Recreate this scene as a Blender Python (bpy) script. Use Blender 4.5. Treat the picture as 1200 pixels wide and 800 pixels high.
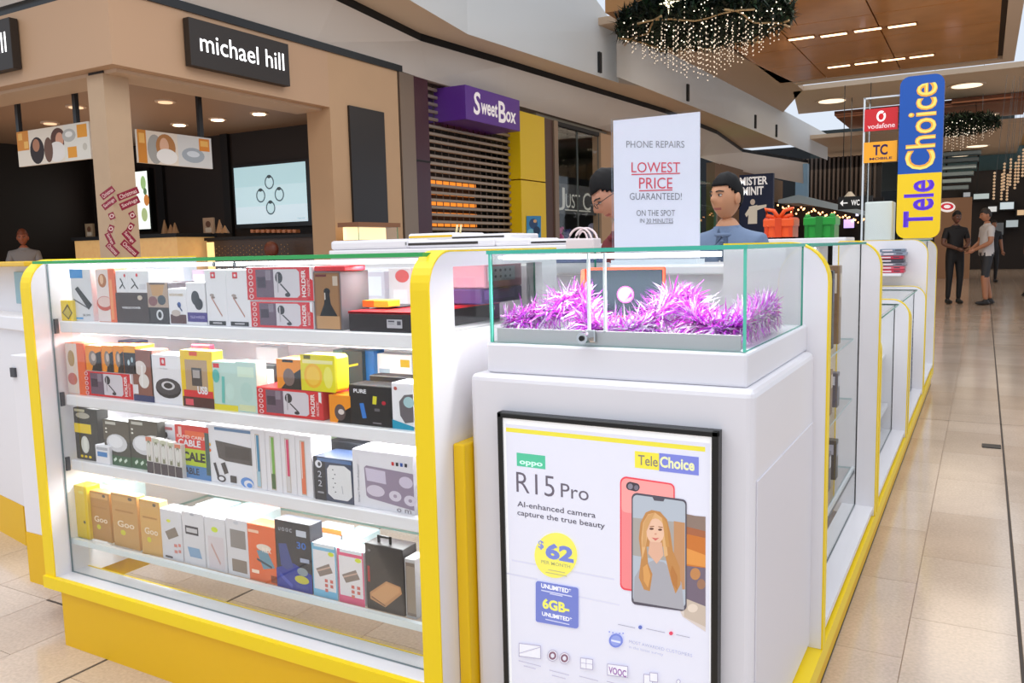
import bpy, bmesh, math, random
from mathutils import Vector as V, Matrix
C = bpy.context.scene.collection
for o in list(bpy.data.objects): bpy.data.objects.remove(o)
random.seed(7)
# ------------------------------------------------------------------ camera
YAW, PITCH, ROLL, FPX, EYE = .51724398, .11115091, .02321724, 971.92, 1.25
cy, sy, cp, sp, cr, sr = math.cos(YAW), math.sin(YAW), math.cos(PITCH), math.sin(PITCH), math.cos(ROLL), math.sin(ROLL)
fwd = V((-sy*cp, cy*cp, -sp)); right0 = V((cy, sy, 0)); down0 = fwd.cross(right0)
right = cr*right0 + sr*down0; down = -sr*right0 + cr*down0
cam = bpy.data.objects.new('camera', bpy.data.cameras.new('camera')); C.objects.link(cam)
m = Matrix.Identity(4)
for i in range(3):
    m[i][0] = right[i]; m[i][1] = -down[i]; m[i][2] = -fwd[i]
m[2][3] = EYE
cam.matrix_world = m
cam.data.sensor_width = 36; cam.data.lens = FPX/1200*36; cam.data.clip_end = 200; cam.data.clip_start = .05
bpy.context.scene.camera = cam
def at(px, py, ax, val):
    """the point where the sight line of a photograph pixel meets the plane ax=val"""
    r = right*(px-600) + down*(py-400) + fwd*FPX
    i = 'xyz'.index(ax); o = V((0, 0, EYE)); t = (val-o[i])/r[i]
    return o + r*t
# ------------------------------------------------------------------ world, exposure, large lights
W = bpy.data.worlds.new('world'); bpy.context.scene.world = W; W.use_nodes = True
bg = W.node_tree.nodes['Background']; bg.inputs[0].default_value = (.80, .88, 1, 1); bg.inputs[1].default_value = .95
vs = bpy.context.scene.view_settings
vs.view_transform = 'Standard'; vs.look = 'None'; vs.gamma = 1; vs.use_curve_mapping = False; vs.exposure = 0.0
def area(name, loc, sx, sy_, power, col=(1, 1, 1), rot=(0, 0, 0)):
    l = bpy.data.lights.new(name, 'AREA'); l.shape = 'RECTANGLE'; l.size = sx; l.size_y = sy_; l.energy = power; l.color = col
    o = bpy.data.objects.new(name, l); C.objects.link(o); o.location = loc; o.rotation_euler = rot
    return o
def spot(name, loc, power, col=(1, .8, .6), size=1.2, rot=(0, 0, 0)):
    l = bpy.data.lights.new(name, 'SPOT'); l.energy = power; l.color = col; l.spot_size = size; l.spot_blend = .6; l.shadow_soft_size = .08
    o = bpy.data.objects.new(name, l); C.objects.link(o); o.location = loc; o.rotation_euler = rot
    return o
area('skylight_over_kiosk', (-1.5, 3.5, 5.6), 6, 9, 250, (1, .98, .98))
area('skylight_near_hall', (2.2, -1.5, 5.6), 6, 5, 70, (1, .97, .94))
area('fill_near_left', (-5.5, -.5, 5.6), 5, 5, 130, (1, .98, .96))  # added fill lamp that brightens the floor at left
area('hall_lamps_mid', (-2.0, 14, 4.9), 5, 3, 120, (1, .86, .7))
area('hall_lamps_far', (-2.0, 24, 4.9), 5, 6, 95, (1, .85, .68))
area('hall_lamps_end', (-3.0, 35, 4.0), 8, 6, 120, (1, .85, .68))

# ------------------------------------------------------------------ materials
def lin(h):
    h = h.lstrip('#'); c = [int(h[i:i+2], 16)/255 for i in (0, 2, 4)]
    return tuple((x/12.92 if x <= .04045 else ((x+.055)/1.055)**2.4) for x in c) + (1,)
_m = {}
def M(col, rough=.45, metal=0, emit=0, noise=0, nscale=8, coat=0, bump=0, spec=.5):
    key = (col, rough, metal, emit, noise, nscale, coat, bump, spec)
    if key in _m: return _m[key]
    m = bpy.data.materials.new('material_'+col.lstrip('#')); m.use_nodes = True; nt = m.node_tree; b = nt.nodes['Principled BSDF']
    c = lin(col); b.inputs['Base Color'].default_value = c; b.inputs['Roughness'].default_value = rough; b.inputs['Metallic'].default_value = metal
    b.inputs['Specular IOR Level'].default_value = spec
    if coat: b.inputs['Coat Weight'].default_value = coat; b.inputs['Coat Roughness'].default_value = .08
    if emit: b.inputs['Emission Color'].default_value = c; b.inputs['Emission Strength'].default_value = emit
    if noise or bump:
        tc = nt.nodes.new('ShaderNodeTexCoord'); n = nt.nodes.new('ShaderNodeTexNoise'); n.inputs['Scale'].default_value = nscale; n.inputs['Detail'].default_value = 4
        nt.links.new(tc.outputs['Object'], n.inputs['Vector'])
    if noise:
        mx = nt.nodes.new('ShaderNodeMix'); mx.data_type = 'RGBA'; mx.inputs[6].default_value = tuple(x*(1-noise) for x in c[:3])+(1,); mx.inputs[7].default_value = tuple(min(1, x*(1+noise)) for x in c[:3])+(1,)
        nt.links.new(n.outputs['Fac'], mx.inputs[0]); nt.links.new(mx.outputs[2], b.inputs['Base Color'])
    if bump:
        bp = nt.nodes.new('ShaderNodeBump'); bp.inputs['Strength'].default_value = bump; nt.links.new(n.outputs['Fac'], bp.inputs['Height']); nt.links.new(bp.outputs[0], b.inputs['Normal'])
    _m[key] = m; return m
def glass(name, tint=(1, 1, 1), refl=.5, alpha=0.0):
    m = bpy.data.materials.new(name); m.use_nodes = True; nt = m.node_tree; nt.nodes.remove(nt.nodes['Principled BSDF']); out = nt.nodes['Material Output']
    t = nt.nodes.new('ShaderNodeBsdfTransparent'); t.inputs[0].default_value = (*tint, 1)
    g = nt.nodes.new('ShaderNodeBsdfGlossy'); g.inputs['Roughness'].default_value = .02
    fr = nt.nodes.new('ShaderNodeFresnel'); fr.inputs[0].default_value = 1.45
    mu = nt.nodes.new('ShaderNodeMath'); mu.operation = 'MULTIPLY_ADD'; mu.inputs[1].default_value = refl; mu.inputs[2].default_value = alpha; mu.use_clamp = True
    mx = nt.nodes.new('ShaderNodeMixShader'); nt.links.new(fr.outputs[0], mu.inputs[0]); nt.links.new(mu.outputs[0], mx.inputs[0])
    nt.links.new(t.outputs[0], mx.inputs[1]); nt.links.new(g.outputs[0], mx.inputs[2]); nt.links.new(mx.outputs[0], out.inputs[0])
    return m
WHITE = M('#eeebee', .28, coat=.15); WHITEM = M('#e9e7ea', .5); YEL = M('#fbd905', .4); YEL_SHADE = M('#efbc00', .45)  # the second yellow has the kick boards' shade mixed into its colour
ALU = M('#c9c9cc', .35, .7); CHROME = M('#d0d0d0', .15, 1); BLACK = M('#101010', .35); GREYP = M('#c9c9cf', .5)
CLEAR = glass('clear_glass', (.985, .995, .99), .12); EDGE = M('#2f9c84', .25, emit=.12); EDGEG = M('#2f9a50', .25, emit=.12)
ACRYL = glass('clear_plastic', (.95, .97, .97), .9, .03)
LED = M('#ffffff', .5, emit=5)
# ------------------------------------------------------------------ mesh helpers
def link(name, bm, mats, parent=None, smooth=False):
    me = bpy.data.meshes.new(name); bm.normal_update(); bm.to_mesh(me); bm.free()
    if not isinstance(mats, (list, tuple)): mats = [mats]
    for x in mats: me.materials.append(x)
    if smooth:
        for p in me.polygons: p.use_smooth = True
    o = bpy.data.objects.new(name, me); C.objects.link(o)
    if parent is not None: put(o, parent)
    return o
def put(o, parent):
    o.parent = parent; o.matrix_parent_inverse = Matrix.Translation(-V(parent.location)) if not any(parent.rotation_euler) else parent.matrix_basis.inverted()
def tag(o, label, cat, group=None, kind=None):
    if label: o['label'] = label
    if cat: o['category'] = cat
    if group: o['group'] = group
    if kind: o['kind'] = kind
    return o
def thing(name, loc, label, cat, group=None):
    o = bpy.data.objects.new(name, None); o.empty_display_size = .05; C.objects.link(o); o.location = loc
    return tag(o, label, cat, group)
def struct(o): o['kind'] = 'structure'; return o
def B(bm, x0, x1, y0, y1, z0, z1, mi=0, bev=0, seg=2):
    vs_ = [bm.verts.new((x, y, z)) for z in (z0, z1) for y in (y0, y1) for x in (x0, x1)]
    F = [(0, 2, 3, 1), (4, 5, 7, 6), (0, 1, 5, 4), (2, 6, 7, 3), (0, 4, 6, 2), (1, 3, 7, 5)]
    fs = []
    for f in F:
        q = bm.faces.new([vs_[i] for i in f]); q.material_index = mi; fs.append(q)
    if bev:
        es = list({e for f in fs for e in f.edges})
        bmesh.ops.bevel(bm, geom=es, offset=bev, segments=seg, affect='EDGES', profile=.5)
    return fs
def box(name, x0, x1, y0, y1, z0, z1, mat, parent=None, bev=0, seg=2):
    bm = bmesh.new(); B(bm, min(x0, x1), max(x0, x1), min(y0, y1), max(y0, y1), min(z0, z1), max(z0, z1), 0, bev, seg)
    return link(name, bm, mat, parent)
def prism(bm, poly, ax, a, b, mi=0, mi_side=None):
    """poly: list of 2D points in the two other axes (order xyz minus ax), extruded from a to b"""
    def P(p, t):
        l = list(p); l.insert('xyz'.index(ax), t); return bm.verts.new(l)
    A = [P(p, a) for p in poly]; Bv = [P(p, b) for p in poly]; n = len(poly)
    f1 = bm.faces.new(A); f2 = bm.faces.new(Bv[::-1]); f1.material_index = mi; f2.material_index = mi
    for i in range(n):
        f = bm.faces.new((A[(i+1) % n], A[i], Bv[i], Bv[(i+1) % n])); f.material_index = mi if mi_side is None else mi_side
    bmesh.ops.recalc_face_normals(bm, faces=bm.faces[:])
def tube(bm, pts, r, n=8, mi=0, cap=True):
    rs = r if isinstance(r, (list, tuple)) else [r]*len(pts); rings = []
    pts = [V(p) for p in pts]
    for i, p in enumerate(pts):
        d = (pts[min(i+1, len(pts)-1)] - pts[max(i-1, 0)]).normalized()
        a = d.cross(V((0, 0, 1)) if abs(d.z) < .9 else V((1, 0, 0))).normalized(); b_ = d.cross(a)
        rings.append([bm.verts.new(p + (a*math.cos(t*2*math.pi/n) + b_*math.sin(t*2*math.pi/n))*rs[i]) for t in range(n)])
    for i in range(len(rings)-1):
        for t in range(n):
            f = bm.faces.new((rings[i][t], rings[i][(t+1) % n], rings[i+1][(t+1) % n], rings[i+1][t])); f.material_index = mi
    if cap:
        for q in (rings[0][::-1], rings[-1]): f = bm.faces.new(q); f.material_index = mi
def tubeo(name, pts, r, mat, parent=None, n=8): bm = bmesh.new(); tube(bm, pts, r, n); return link(name, bm, mat, parent, True)
def ball(bm, c, r, mi=0, u=10, v=6):
    rr = r if isinstance(r, (tuple, list)) else (r, r, r)
    x = bmesh.ops.create_uvsphere(bm, u_segments=u, v_segments=v, radius=1, matrix=Matrix.Translation(c) @ Matrix.Diagonal((*rr, 1)))
    for vv in x['verts']:
        for f in vv.link_faces: f.material_index = mi
def pane(name, x0, x1, y0, y1, z0, z1, parent, edge=None, mat=None):
    """a glass sheet: clear faces, tinted edges"""
    bm = bmesh.new(); fs = B(bm, x0, x1, y0, y1, z0, z1); d = [x1-x0, y1-y0, z1-z0]; k = d.index(min(d)); bm.normal_update()
    for f in fs: f.material_index = 0 if abs(f.normal[k]) > .5 else 1
    return link(name, bm, [mat or CLEAR, edge or EDGE], parent)
# ------------------------------------------------------------------ flat print
_t = {}
def textmesh(s, bold=0, sh=0):
    k = (s, bold, sh)
    if k not in _t:
        c = bpy.data.curves.new('t', 'FONT'); c.body = s; c.resolution_u = 3; c.offset = bold; c.shear = sh
        o = bpy.data.objects.new('t', c); me = o.to_mesh()
        vv = [tuple(v.co[:2]) for v in me.vertices]; ff = [tuple(p.vertices) for p in me.polygons]; o.to_mesh_clear(); bpy.data.objects.remove(o); bpy.data.curves.remove(c)
        _t[k] = (vv, ff)
    return _t[k]
CAP = .72
class Print:
    """flat printing on a plane: m maps local coordinates to the world, n is the outward normal; one mesh"""
    def __init__(s, mapf, n, emit=0, rough=.5):
        s.bm = bmesh.new(); s.m = mapf; s.n = V(n); s.k = 1; s.mats = []; s.ix = {}; s.emit = emit; s.rough = rough
    def mi(s, col):
        if col not in s.ix: s.ix[col] = len(s.mats); s.mats.append(M(col, s.rough, emit=s.emit, spec=.3) if isinstance(col, str) else col)
        return s.ix[col]
    def poly(s, pts, col):
        off = s.n*((.00025+.00005*s.k)); s.k += 1
        f = s.bm.faces.new([s.bm.verts.new(V(s.m(*p))+off) for p in pts]); f.material_index = s.mi(col)
        f.normal_update()
        if f.normal.dot(s.n) < 0: f.normal_flip()
        return s
    def r(s, a, b, c, d, col): return s.poly([(a, b), (c, b), (c, d), (a, d)], col)
    def e(s, cx, cy_, rx, ry, col, n=20): return s.poly([(cx+rx*math.cos(t*2*math.pi/n), cy_+ry*math.sin(t*2*math.pi/n)) for t in range(n)], col)
    def l(s, x0, y0, x1, y1, w, col):
        d = math.hypot(x1-x0, y1-y0) or 1; a, b = -(y1-y0)/d*w/2, (x1-x0)/d*w/2
        return s.poly([(x0+a, y0+b), (x1+a, y1+b), (x1-a, y1-b), (x0-a, y0-b)], col)
    def t(s, txt, a, b, c, d, col, bold=0, vert=False, sh=0):
        """lettering fitted into the rectangle a,b..c,d (v runs down); vert: reads upward"""
        vv, ff = textmesh(txt, bold, sh)
        if not vv: return s
        x0 = min(v[0] for v in vv); x1 = max(v[0] for v in vv); y0 = min(v[1] for v in vv); y1 = max(v[1] for v in vv)
        off = s.n*((.00025+.00005*s.k)); s.k += 1; i = s.mi(col); out = []
        for x, y in vv:
            u, w = (x-x0)/(x1-x0), (y1-y)/(y1-y0)
            out.append(s.bm.verts.new(V(s.m(a+u*(c-a), b+w*(d-b)) if not vert else s.m(a+w*(c-a), d-u*(d-b)))+off))
        for f in ff:
            try: q = s.bm.faces.new([out[j] for j in f]); q.material_index = i
            except ValueError: pass
        return s
    def out(s, parent, name='printed_front'):
        for f in s.bm.faces:
            f.normal_update()
            if f.normal.dot(s.n) < 0: f.normal_flip()
        return link(name, s.bm, s.mats, parent)
def fr(o, ux, uz, w, h):
    o = V(o); ux = V(ux); uz = V(uz); return lambda u, v: o + ux*(u*w) - uz*(v*h)
def pxm(ax, val): return lambda x, y: at(x, y, ax, val)
# ================================================================== STRUCTURE
# floor: tiles laid in running bond, the nearest 300 as pieces
TW, TL, TX, TY = .3113, .62, .14, 2.942
FLM = []
for i, c in enumerate(('#cdb8a4', '#c8b29d', '#d1bca8')):
    m = bpy.data.materials.new('polished_beige_tile'); m.use_nodes = True; nt = m.node_tree; b = nt.nodes['Principled BSDF']
    tc = nt.nodes.new('ShaderNodeTexCoord'); n1 = nt.nodes.new('ShaderNodeTexNoise'); n1.inputs['Scale'].default_value = 2.5; n1.inputs['Detail'].default_value = 6
    n2 = nt.nodes.new('ShaderNodeTexNoise'); n2.inputs['Scale'].default_value = 90; n2.inputs['Detail'].default_value = 3
    geo = nt.nodes.new('ShaderNodeNewGeometry'); nt.links.new(geo.outputs['Position'], n1.inputs['Vector']); nt.links.new(geo.outputs['Position'], n2.inputs['Vector'])
    ad = nt.nodes.new('ShaderNodeMath'); ad.operation = 'ADD'; nt.links.new(n1.outputs['Fac'], ad.inputs[0]); nt.links.new(n2.outputs['Fac'], ad.inputs[1])
    rp = nt.nodes.new('ShaderNodeValToRGB'); cc = lin(c); rp.color_ramp.elements[0].position = .35; rp.color_ramp.elements[0].color = tuple(x*.82 for x in cc[:3])+(1,)
    rp.color_ramp.elements[1].position = .65; rp.color_ramp.elements[1].color = tuple(min(1, x*1.1) for x in cc[:3])+(1,)
    hv = nt.nodes.new('ShaderNodeMath'); hv.operation = 'MULTIPLY'; hv.inputs[1].default_value = .5; nt.links.new(ad.outputs[0], hv.inputs[0]); nt.links.new(hv.outputs[0], rp.inputs[0])
    nt.links.new(rp.outputs[0], b.inputs['Base Color']); b.inputs['Roughness'].default_value = .13; b.inputs['Specular IOR Level'].default_value = .6
    FLM.append(m)
GROUT = M('#4a4038', .8); GROUTL = M('#a58c74', .6)
floor = struct(box('floor', -14, 8, -3, 48, -.06, -.004, GROUTL))
def gap_x(k): return .006 if k in (0, -8, 8) else .0012      # dark movement joints every eighth column
def proj(x, y, z=0):
    d = V((x, y, z-EYE)); c = d.dot(fwd)
    return (600+FPX*d.dot(right)/c, 400+FPX*d.dot(down)/c, c) if c > .2 else None
cand = []
for k in range(-46, 26):
    x0 = TX + k*TW; x1 = x0+TW
    for j in range(-8, 73):
        y0 = TY + j*TL + (0 if k % 2 else -.31); y1 = y0+TL
        if y1 < -1: continue
        p = proj((x0+x1)/2, (y0+y1)/2)
        vis = p and -120 < p[0] < 1320 and 280 < p[1] < 950
        inside = -2.5 < x0 and x1 < -.38 and y0 > 3.2 and y1 < 7.5
        near = vis and not inside and (x1 > -.45 or (x0 < -1.3 and y0 < 4.2 and p[1] > 560))
        gl = .006 if k % 8 == 0 else .0012; gr = .006 if (k+1) % 8 == 0 else .0012
        a, b_ = y0+.001, y1-.001; extra = None
        for yj in (1.702, 6.39, 11.08):                      # the wide cross joints
            if a < yj < b_:
                extra = (yj+.006, b_); b_ = yj-.006
        cand.append((p[2] if near else 999, x0+gl, x1-gr, a, b_, k*3+j))
        if extra and extra[1]-extra[0] > .004: cand.append((p[2] if near else 999, x0+gl, x1-gr, extra[0], extra[1], k*3+j))
cand.sort(key=lambda c: c[0])
rest = bmesh.new()
for i, (d, a, b_, c_, d_, s_) in enumerate(cand):
    if i < 290 and d < 900:
        bm = bmesh.new(); B(bm, a, b_, c_, d_, -.012, 0); link('tile', bm, FLM[s_ % 3], floor)
    else:
        if a > 4 and c_ > 0 or b_ < -9: pass
        vs_ = [rest.verts.new(p) for p in ((a, c_, 0), (b_, c_, 0), (b_, d_, 0), (a, d_, 0))]; f = rest.faces.new(vs_); f.material_index = s_ % 3
o = link('distant_tiles', rest, FLM, floor); o['kind'] = 'stuff'
bm = bmesh.new()
B(bm, TX-.0045, TX+.0045, -2, 40, -.0036, -.002); B(bm, -2.3504-.005, -2.3504+.005, -2, 4, -.0036, -.002); B(bm, -9, 4, 1.697, 1.707, -.0036, -.002); B(bm, -.36, 6, 6.385, 6.395, -.0036, -.002)
link('dark_joint', bm, GROUT, floor)
ds = tag(box('floor_socket', .03, .13, 5.62, 5.72, .0, .006, M('#3a3a38', .4, .6), None, .004), 'small dark metal plate let into the beige floor beside the kiosk', 'floor plate')

TAN = M('#bd9771', .6, noise=.05, nscale=3); TAN2 = M('#c2a07e', .6, noise=.06, nscale=2); TANL = M('#bd9775', .55)
DARKB = M('#1d1511', .6); DARK = M('#0d0b0b', .6); CREAM = M('#dcc6ae', .6); CREAMW = M('#d9d6d2', .6)
FX, FY = -6.5, 4.67
# ---- jeweller corner store shell
bm = bmesh.new()
B(bm, -12, FX, FY, FY+.12, 2.89, 3.52); B(bm, FX-.12, FX, FY+.12, 7.38, 2.89, 3.52)
struct(link('wall_fascia', bm, TANL))
bm = bmesh.new(); B(bm, -12, FX-.12, FY+.12, FY+.5, 2.86, 2.93); B(bm, FX-.5, FX-.12, FY+.5, 7.38, 2.86, 2.93)
struct(link('trim_1', bm, M('#c7a98b', .6)))
struct(box('ceiling_jeweller', -12.5, FX-.5, FY+.5, 8.6, 2.95, 3.0, M('#a08066', .55)))
struct(box('wall_jeweller_back', -12.5, FX-.3, 8.45, 8.6, 0, 2.95, M('#241a15', .6)))
struct(box('wall_jeweller_left', -12.6, -12.5, FY+.5, 8.6, 0, 2.95, DARKB))
struct(box('trim_2', -12, FX+.02, FY+.04, FY+.2, 3.52, 3.62, BLACK)); struct(box('trim_3', FX-.2, FX+.02, FY+.2, 8.75, 3.50, 3.58, BLACK))
bm = bmesh.new(); B(bm, FX-.35, FX, 7.38, 8.66, 0, 3.50); struct(link('wall_pilaster', bm, TAN))
tag(box('dark_poster_panel', FX+.002, FX+.03, 7.68, 8.33, 1.55, 2.95, M('#1c1614', .3)), 'tall black panel on the tan wall right of the jewellery store', 'wall panel')
for i, (xx, yy) in enumerate(((-9.1, 7.44), (-8.39, 7.44), (-7.67, 7.44), (-7.87, 6.27), (-8.9, 5.9), (-10.2, 6.4))):
    t = thing('ceiling_light', (xx, yy, 2.95), ['left lit downlight in the back row of the jewellery store ceiling', 'middle lit downlight in the back row of the jewellery store ceiling', 'right lit downlight near the tan wall in the jewellery store ceiling', 'unlit downlight near the front of the jewellery store ceiling behind the column', 'downlight over the hanging banner at left in the store', 'downlight farthest left in the jewellery store'][i], 'ceiling light', 'jewellery store downlights')
    bm = bmesh.new(); bmesh.ops.create_cone(bm, cap_ends=True, segments=16, radius1=.11, radius2=.11, depth=.02, matrix=Matrix.Translation((xx, yy, 2.945))); link('rim', bm, M('#d8c0a8', .4), t)
    bm = bmesh.new(); bmesh.ops.create_cone(bm, cap_ends=True, segments=16, radius1=.075, radius2=.075, depth=.01, matrix=Matrix.Translation((xx, yy, 2.931))); link('lamp', bm, M('#ffd9b0', emit=6 if i < 3 else .8), t)
    spot('downlight', (xx, yy, 2.9), 9, (1, .72, .48), 2.2)
area('jeweller_glow', (-9, 6.6, 2.0), 3, 2, 7, (1, .7, .5), (math.pi, 0, 0))
# column
col = thing('column', (-6.95, 5.1, 0), 'square tan stone column with red sale stickers at the jewellery store corner', 'column')
c0 = at(129, 200, 'x', -6.78)
CX1, CY0 = -6.78, c0.y; CX0 = at(110, 200, 'y', CY0).x; CY1 = at(158, 200, 'x', CX1).y
box('shaft', CX0, CX1, CY0, CY1, 0, 2.865, M('#bb9c7b', .5, noise=.07, nscale=5), col)
box('shadow_gap', CX0+.01, CX1-.01, CY0+.01, CY1-.01, 2.865, 2.94, BLACK, col)
def sticker_set(mapf, n, name):
    p = Print(mapf, n); RED = '#8c1f35'; PK = '#e8c8bc'
    def bar(cx, cy_, w, h, a, txt, off=0):
        ca, sa = math.cos(a), math.sin(a)
        pts = [(cx+ca*u-sa*v, cy_+sa*u+ca*v) for u, v in ((-w, -h), (w, -h), (w, h), (-w, h))]; p.poly(pts, RED)
        vv, ff = textmesh(txt, .01); x0 = min(v[0] for v in vv); x1 = max(v[0] for v in vv); y0 = min(v[1] for v in vv); y1 = max(v[1] for v in vv)
        offv = p.n*((.00025+.00005*p.k)); p.k += 1; out = []
        for x, y in vv:
            u = ((x-x0)/(x1-x0)*2-1)*w*.82; v = (1-(y-y0)/(y1-y0)*2)*h*.6
            out.append(p.bm.verts.new(V(p.m(cx+ca*u-sa*v, cy_+sa*u+ca*v))+offv))
        i = p.mi(PK)
        for f in ff: p.bm.faces.new([out[j] for j in f]).material_index = i
    return p, bar
p, bar = sticker_set(pxm('y', CY0), (0, -1, 0), '')
bar(126, 226, 9, 4, -.65, 'Christmas'); bar(128, 238, 9, 4, -.65, 'Savings'); bar(131, 253, 3.4, 4, -.4, 'o'); bar(130, 268, 3.2, 4.5, .35, 'o'); bar(129, 280, 8, 3.6, 1.1, 'Savings'); bar(132, 292, 9, 3.6, .8, 'Christmas')
p.out(col, 'sale_sticker')
p, bar = sticker_set(pxm('x', CX1), (1, 0, 0), '')
bar(150, 227, 13, 4.2, -.38, 'Christmas'); bar(152, 238, 12, 4.4, -.42, 'Savings'); bar(155, 252, 3.4, 4.3, -.5, 'o'); bar(153, 266, 3.2, 5, .5, 'o'); bar(151, 278, 9, 4, .85, 'Savings'); bar(152, 291, 12, 4, .72, 'Christmas')
p.out(col, 'sale_sticker')
# hanging banners
def banner(ax, val, l, r, t_, b_, lab, flip):
    a = at(l, t_[0], ax, val); b2 = at(r, t_[1], ax, val); z0 = at(l, b_, ax, val).z; z1 = a.z
    t = thing('hanging_banner', ((a.x+b2.x)/2, (a.y+b2.y)/2, z1), lab, 'banner', 'store ceiling banners')
    if ax == 'y': box('board', a.x, b2.x, val, val+.03, z0, z1, M('#e6d8c4', .5), t)
    else: box('board', val-.03, val, a.y, b2.y, z0, z1, M('#e6d8c4', .5), t)
    w = (b2-a).length; d = V((1, 0, 0)) if ax == 'y' else V((0, 1, 0))
    p = Print(fr(a, d, (0, 0, 1), w, z1-z0), (0, -1, 0) if ax == 'y' else (1, 0, 0))
    return t, p
t, p = banner('y', 5.2, 19, 104, (155, 146), 196, 'long white jewellery photo banner hung left of the stickered column', 0)
p.r(0, 0, .17, .55, '#d88a30').r(.02, .05, .08, .25, '#f0b860').r(.1, .3, .16, .5, '#f0b860').e(.28, .6, .1, .38, '#2a1a16').e(.27, .45, .05, .18, '#b07858').e(.58, .35, .1, .3, '#5a3526').e(.6, .38, .055, .2, '#d2987a').e(.55, .7, .12, .28, '#e8e0d8').e(.44, .62, .06, .35, '#6b4a38').r(.66, 0, 1, 1, '#e2dccf').r(.7, .62, .82, .92, '#e59a2c').r(.84, .05, .97, .4, '#e59a2c').e(.73, .3, .09, .18, '#b8b4ac').e(.93, .66, .03, .1, '#c8c0b0').e(.73, .27, .05, .08, '#e8e4dc')
p.out(t)
for px in (23, 91): a = at(px, 155, 'y', 5.22); box('hanger', a.x-.025, a.x+.025, 5.2, 5.24, 2.4, 2.93, BLACK, t)
t, p = banner('x', -7.2, 160, 247, (151, 161), 190, 'long white banner with blonde woman photo hung right of the column', 0)
p.r(0, 0, .11, 1, '#d88a30').r(.02, .1, .09, .4, '#f0b860').e(.22, .55, .1, .45, '#a8a49c').e(.36, .45, .13, .4, '#b47a44').e(.34, .42, .06, .25, '#e0b090').e(.37, .74, .14, .24, '#f2ece4').r(.52, 0, 1, 1, '#d9d6d0').e(.73, .62, .16, .24, '#a7adb2').e(.73, .58, .09, .1, '#d9dde0').r(.82, .05, .97, .45, '#e08a34').r(.84, .12, .95, .3, '#f0b860')
p.out(t)
a = at(235, 155, 'x', -7.22); box('hanger', -7.24, -7.2, a.y-.025, a.y+.025, 2.4, 2.93, BLACK, t)
# sign boards
def fascia_sign(name, x, y0, y1, z0, z1, lab, ax):
    t = thing(name, (x, (y0+y1)/2, z0) if ax == 'x' else ((y0+y1)/2, x, z0), lab, 'shop sign', 'dark fascia signs')
    if ax == 'x': box('sign_board', x-.04, x+.04, y0, y1, z0, z1, M('#2a211a', .5), t, .004); p = Print(fr((x+.04, y0, z1), (0, 1, 0), (0, 0, 1), y1-y0, z1-z0), (1, 0, 0), emit=1.6)
    else: box('sign_board', y0, y1, x-.04, x+.04, z0, z1, M('#2a211a', .5), t, .004); p = Print(fr((y0, x-.04, z1), (1, 0, 0), (0, 0, 1), y1-y0, z1-z0), (0, -1, 0), emit=1.6)
    p.t('michael hill', .09, .26, .94, .66, '#ffffff', .002); p.out(t, 'lettering')
fascia_sign('shop_sign', FX+.05, 5.42, 6.68, 3.0, 3.43, 'dark sign reading michael hill on the right side of the tan fascia', 'x')
fascia_sign('shop_sign', FY-.05, -9.1, -7.79, 3.0, 3.45, 'dark shop sign cut by the left edge of the photo', 'y')
# screen on the back wall
a = at(273, 197, 'y', 8.36); b_ = at(357, 259, 'y', 8.36); a2 = at(357, 188, 'y', 8.36)
t = thing('wall_screen', ((a.x+a2.x)/2, 8.4, b_.z), 'large lit pale blue screen showing four rings in the jewellery store', 'screen')
box('bezel', a.x-.03, a2.x+.08, 8.37, 8.45, b_.z-.06, a.z+.03, BLACK, t)
p = Print(fr((a.x, 8.37, a.z), (1, 0, 0), (0, 0, 1), a2.x-a.x, a.z-b_.z), (0, -1, 0), emit=.8)
p.r(0, 0, 1, 1, '#a9c9d0').r(0, .35, 1, 1, '#b4d0d8').r(0, .7, 1, 1, '#c0d4de')
for cx, cy_ in ((.5, .3), (.37, .52), (.63, .52), (.5, .74)):
    p.e(cx, cy_, .065, .12, '#4c5a60').e(cx, cy_, .05, .095, '#b2ced6').e(cx, cy_-.1, .03, .03, '#3a4448')
p.t('ring sale', .86, .93, .96, .96, '#5c6c74'); p.out(t, 'screen_picture')
t = thing('wall_screen', (-9.6, 8.4, 1.6), 'bright narrow screen half hidden behind the stickered column', 'screen')
a = at(122, 205, 'y', 8.36); b_ = at(176, 268, 'y', 8.36)
box('bezel', a.x, b_.x+.05, 8.37, 8.45, b_.z-.04, a.z+.04, BLACK, t)
p = Print(fr((a.x, 8.37, a.z), (1, 0, 0), (0, 0, 1), b_.x-a.x, a.z-b_.z), (0, -1, 0), emit=1.1)
p.r(0, 0, .12, 1, '#e8a898').r(.12, 0, 1, 1, '#e8f0e8').e(.9, .2, .06, .12, '#8aa870').e(.95, .5, .06, .1, '#b0703a').e(.88, .75, .07, .12, '#9aa878').e(.93, .35, .04, .06, '#506848'); p.out(t, 'screen_picture')
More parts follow.
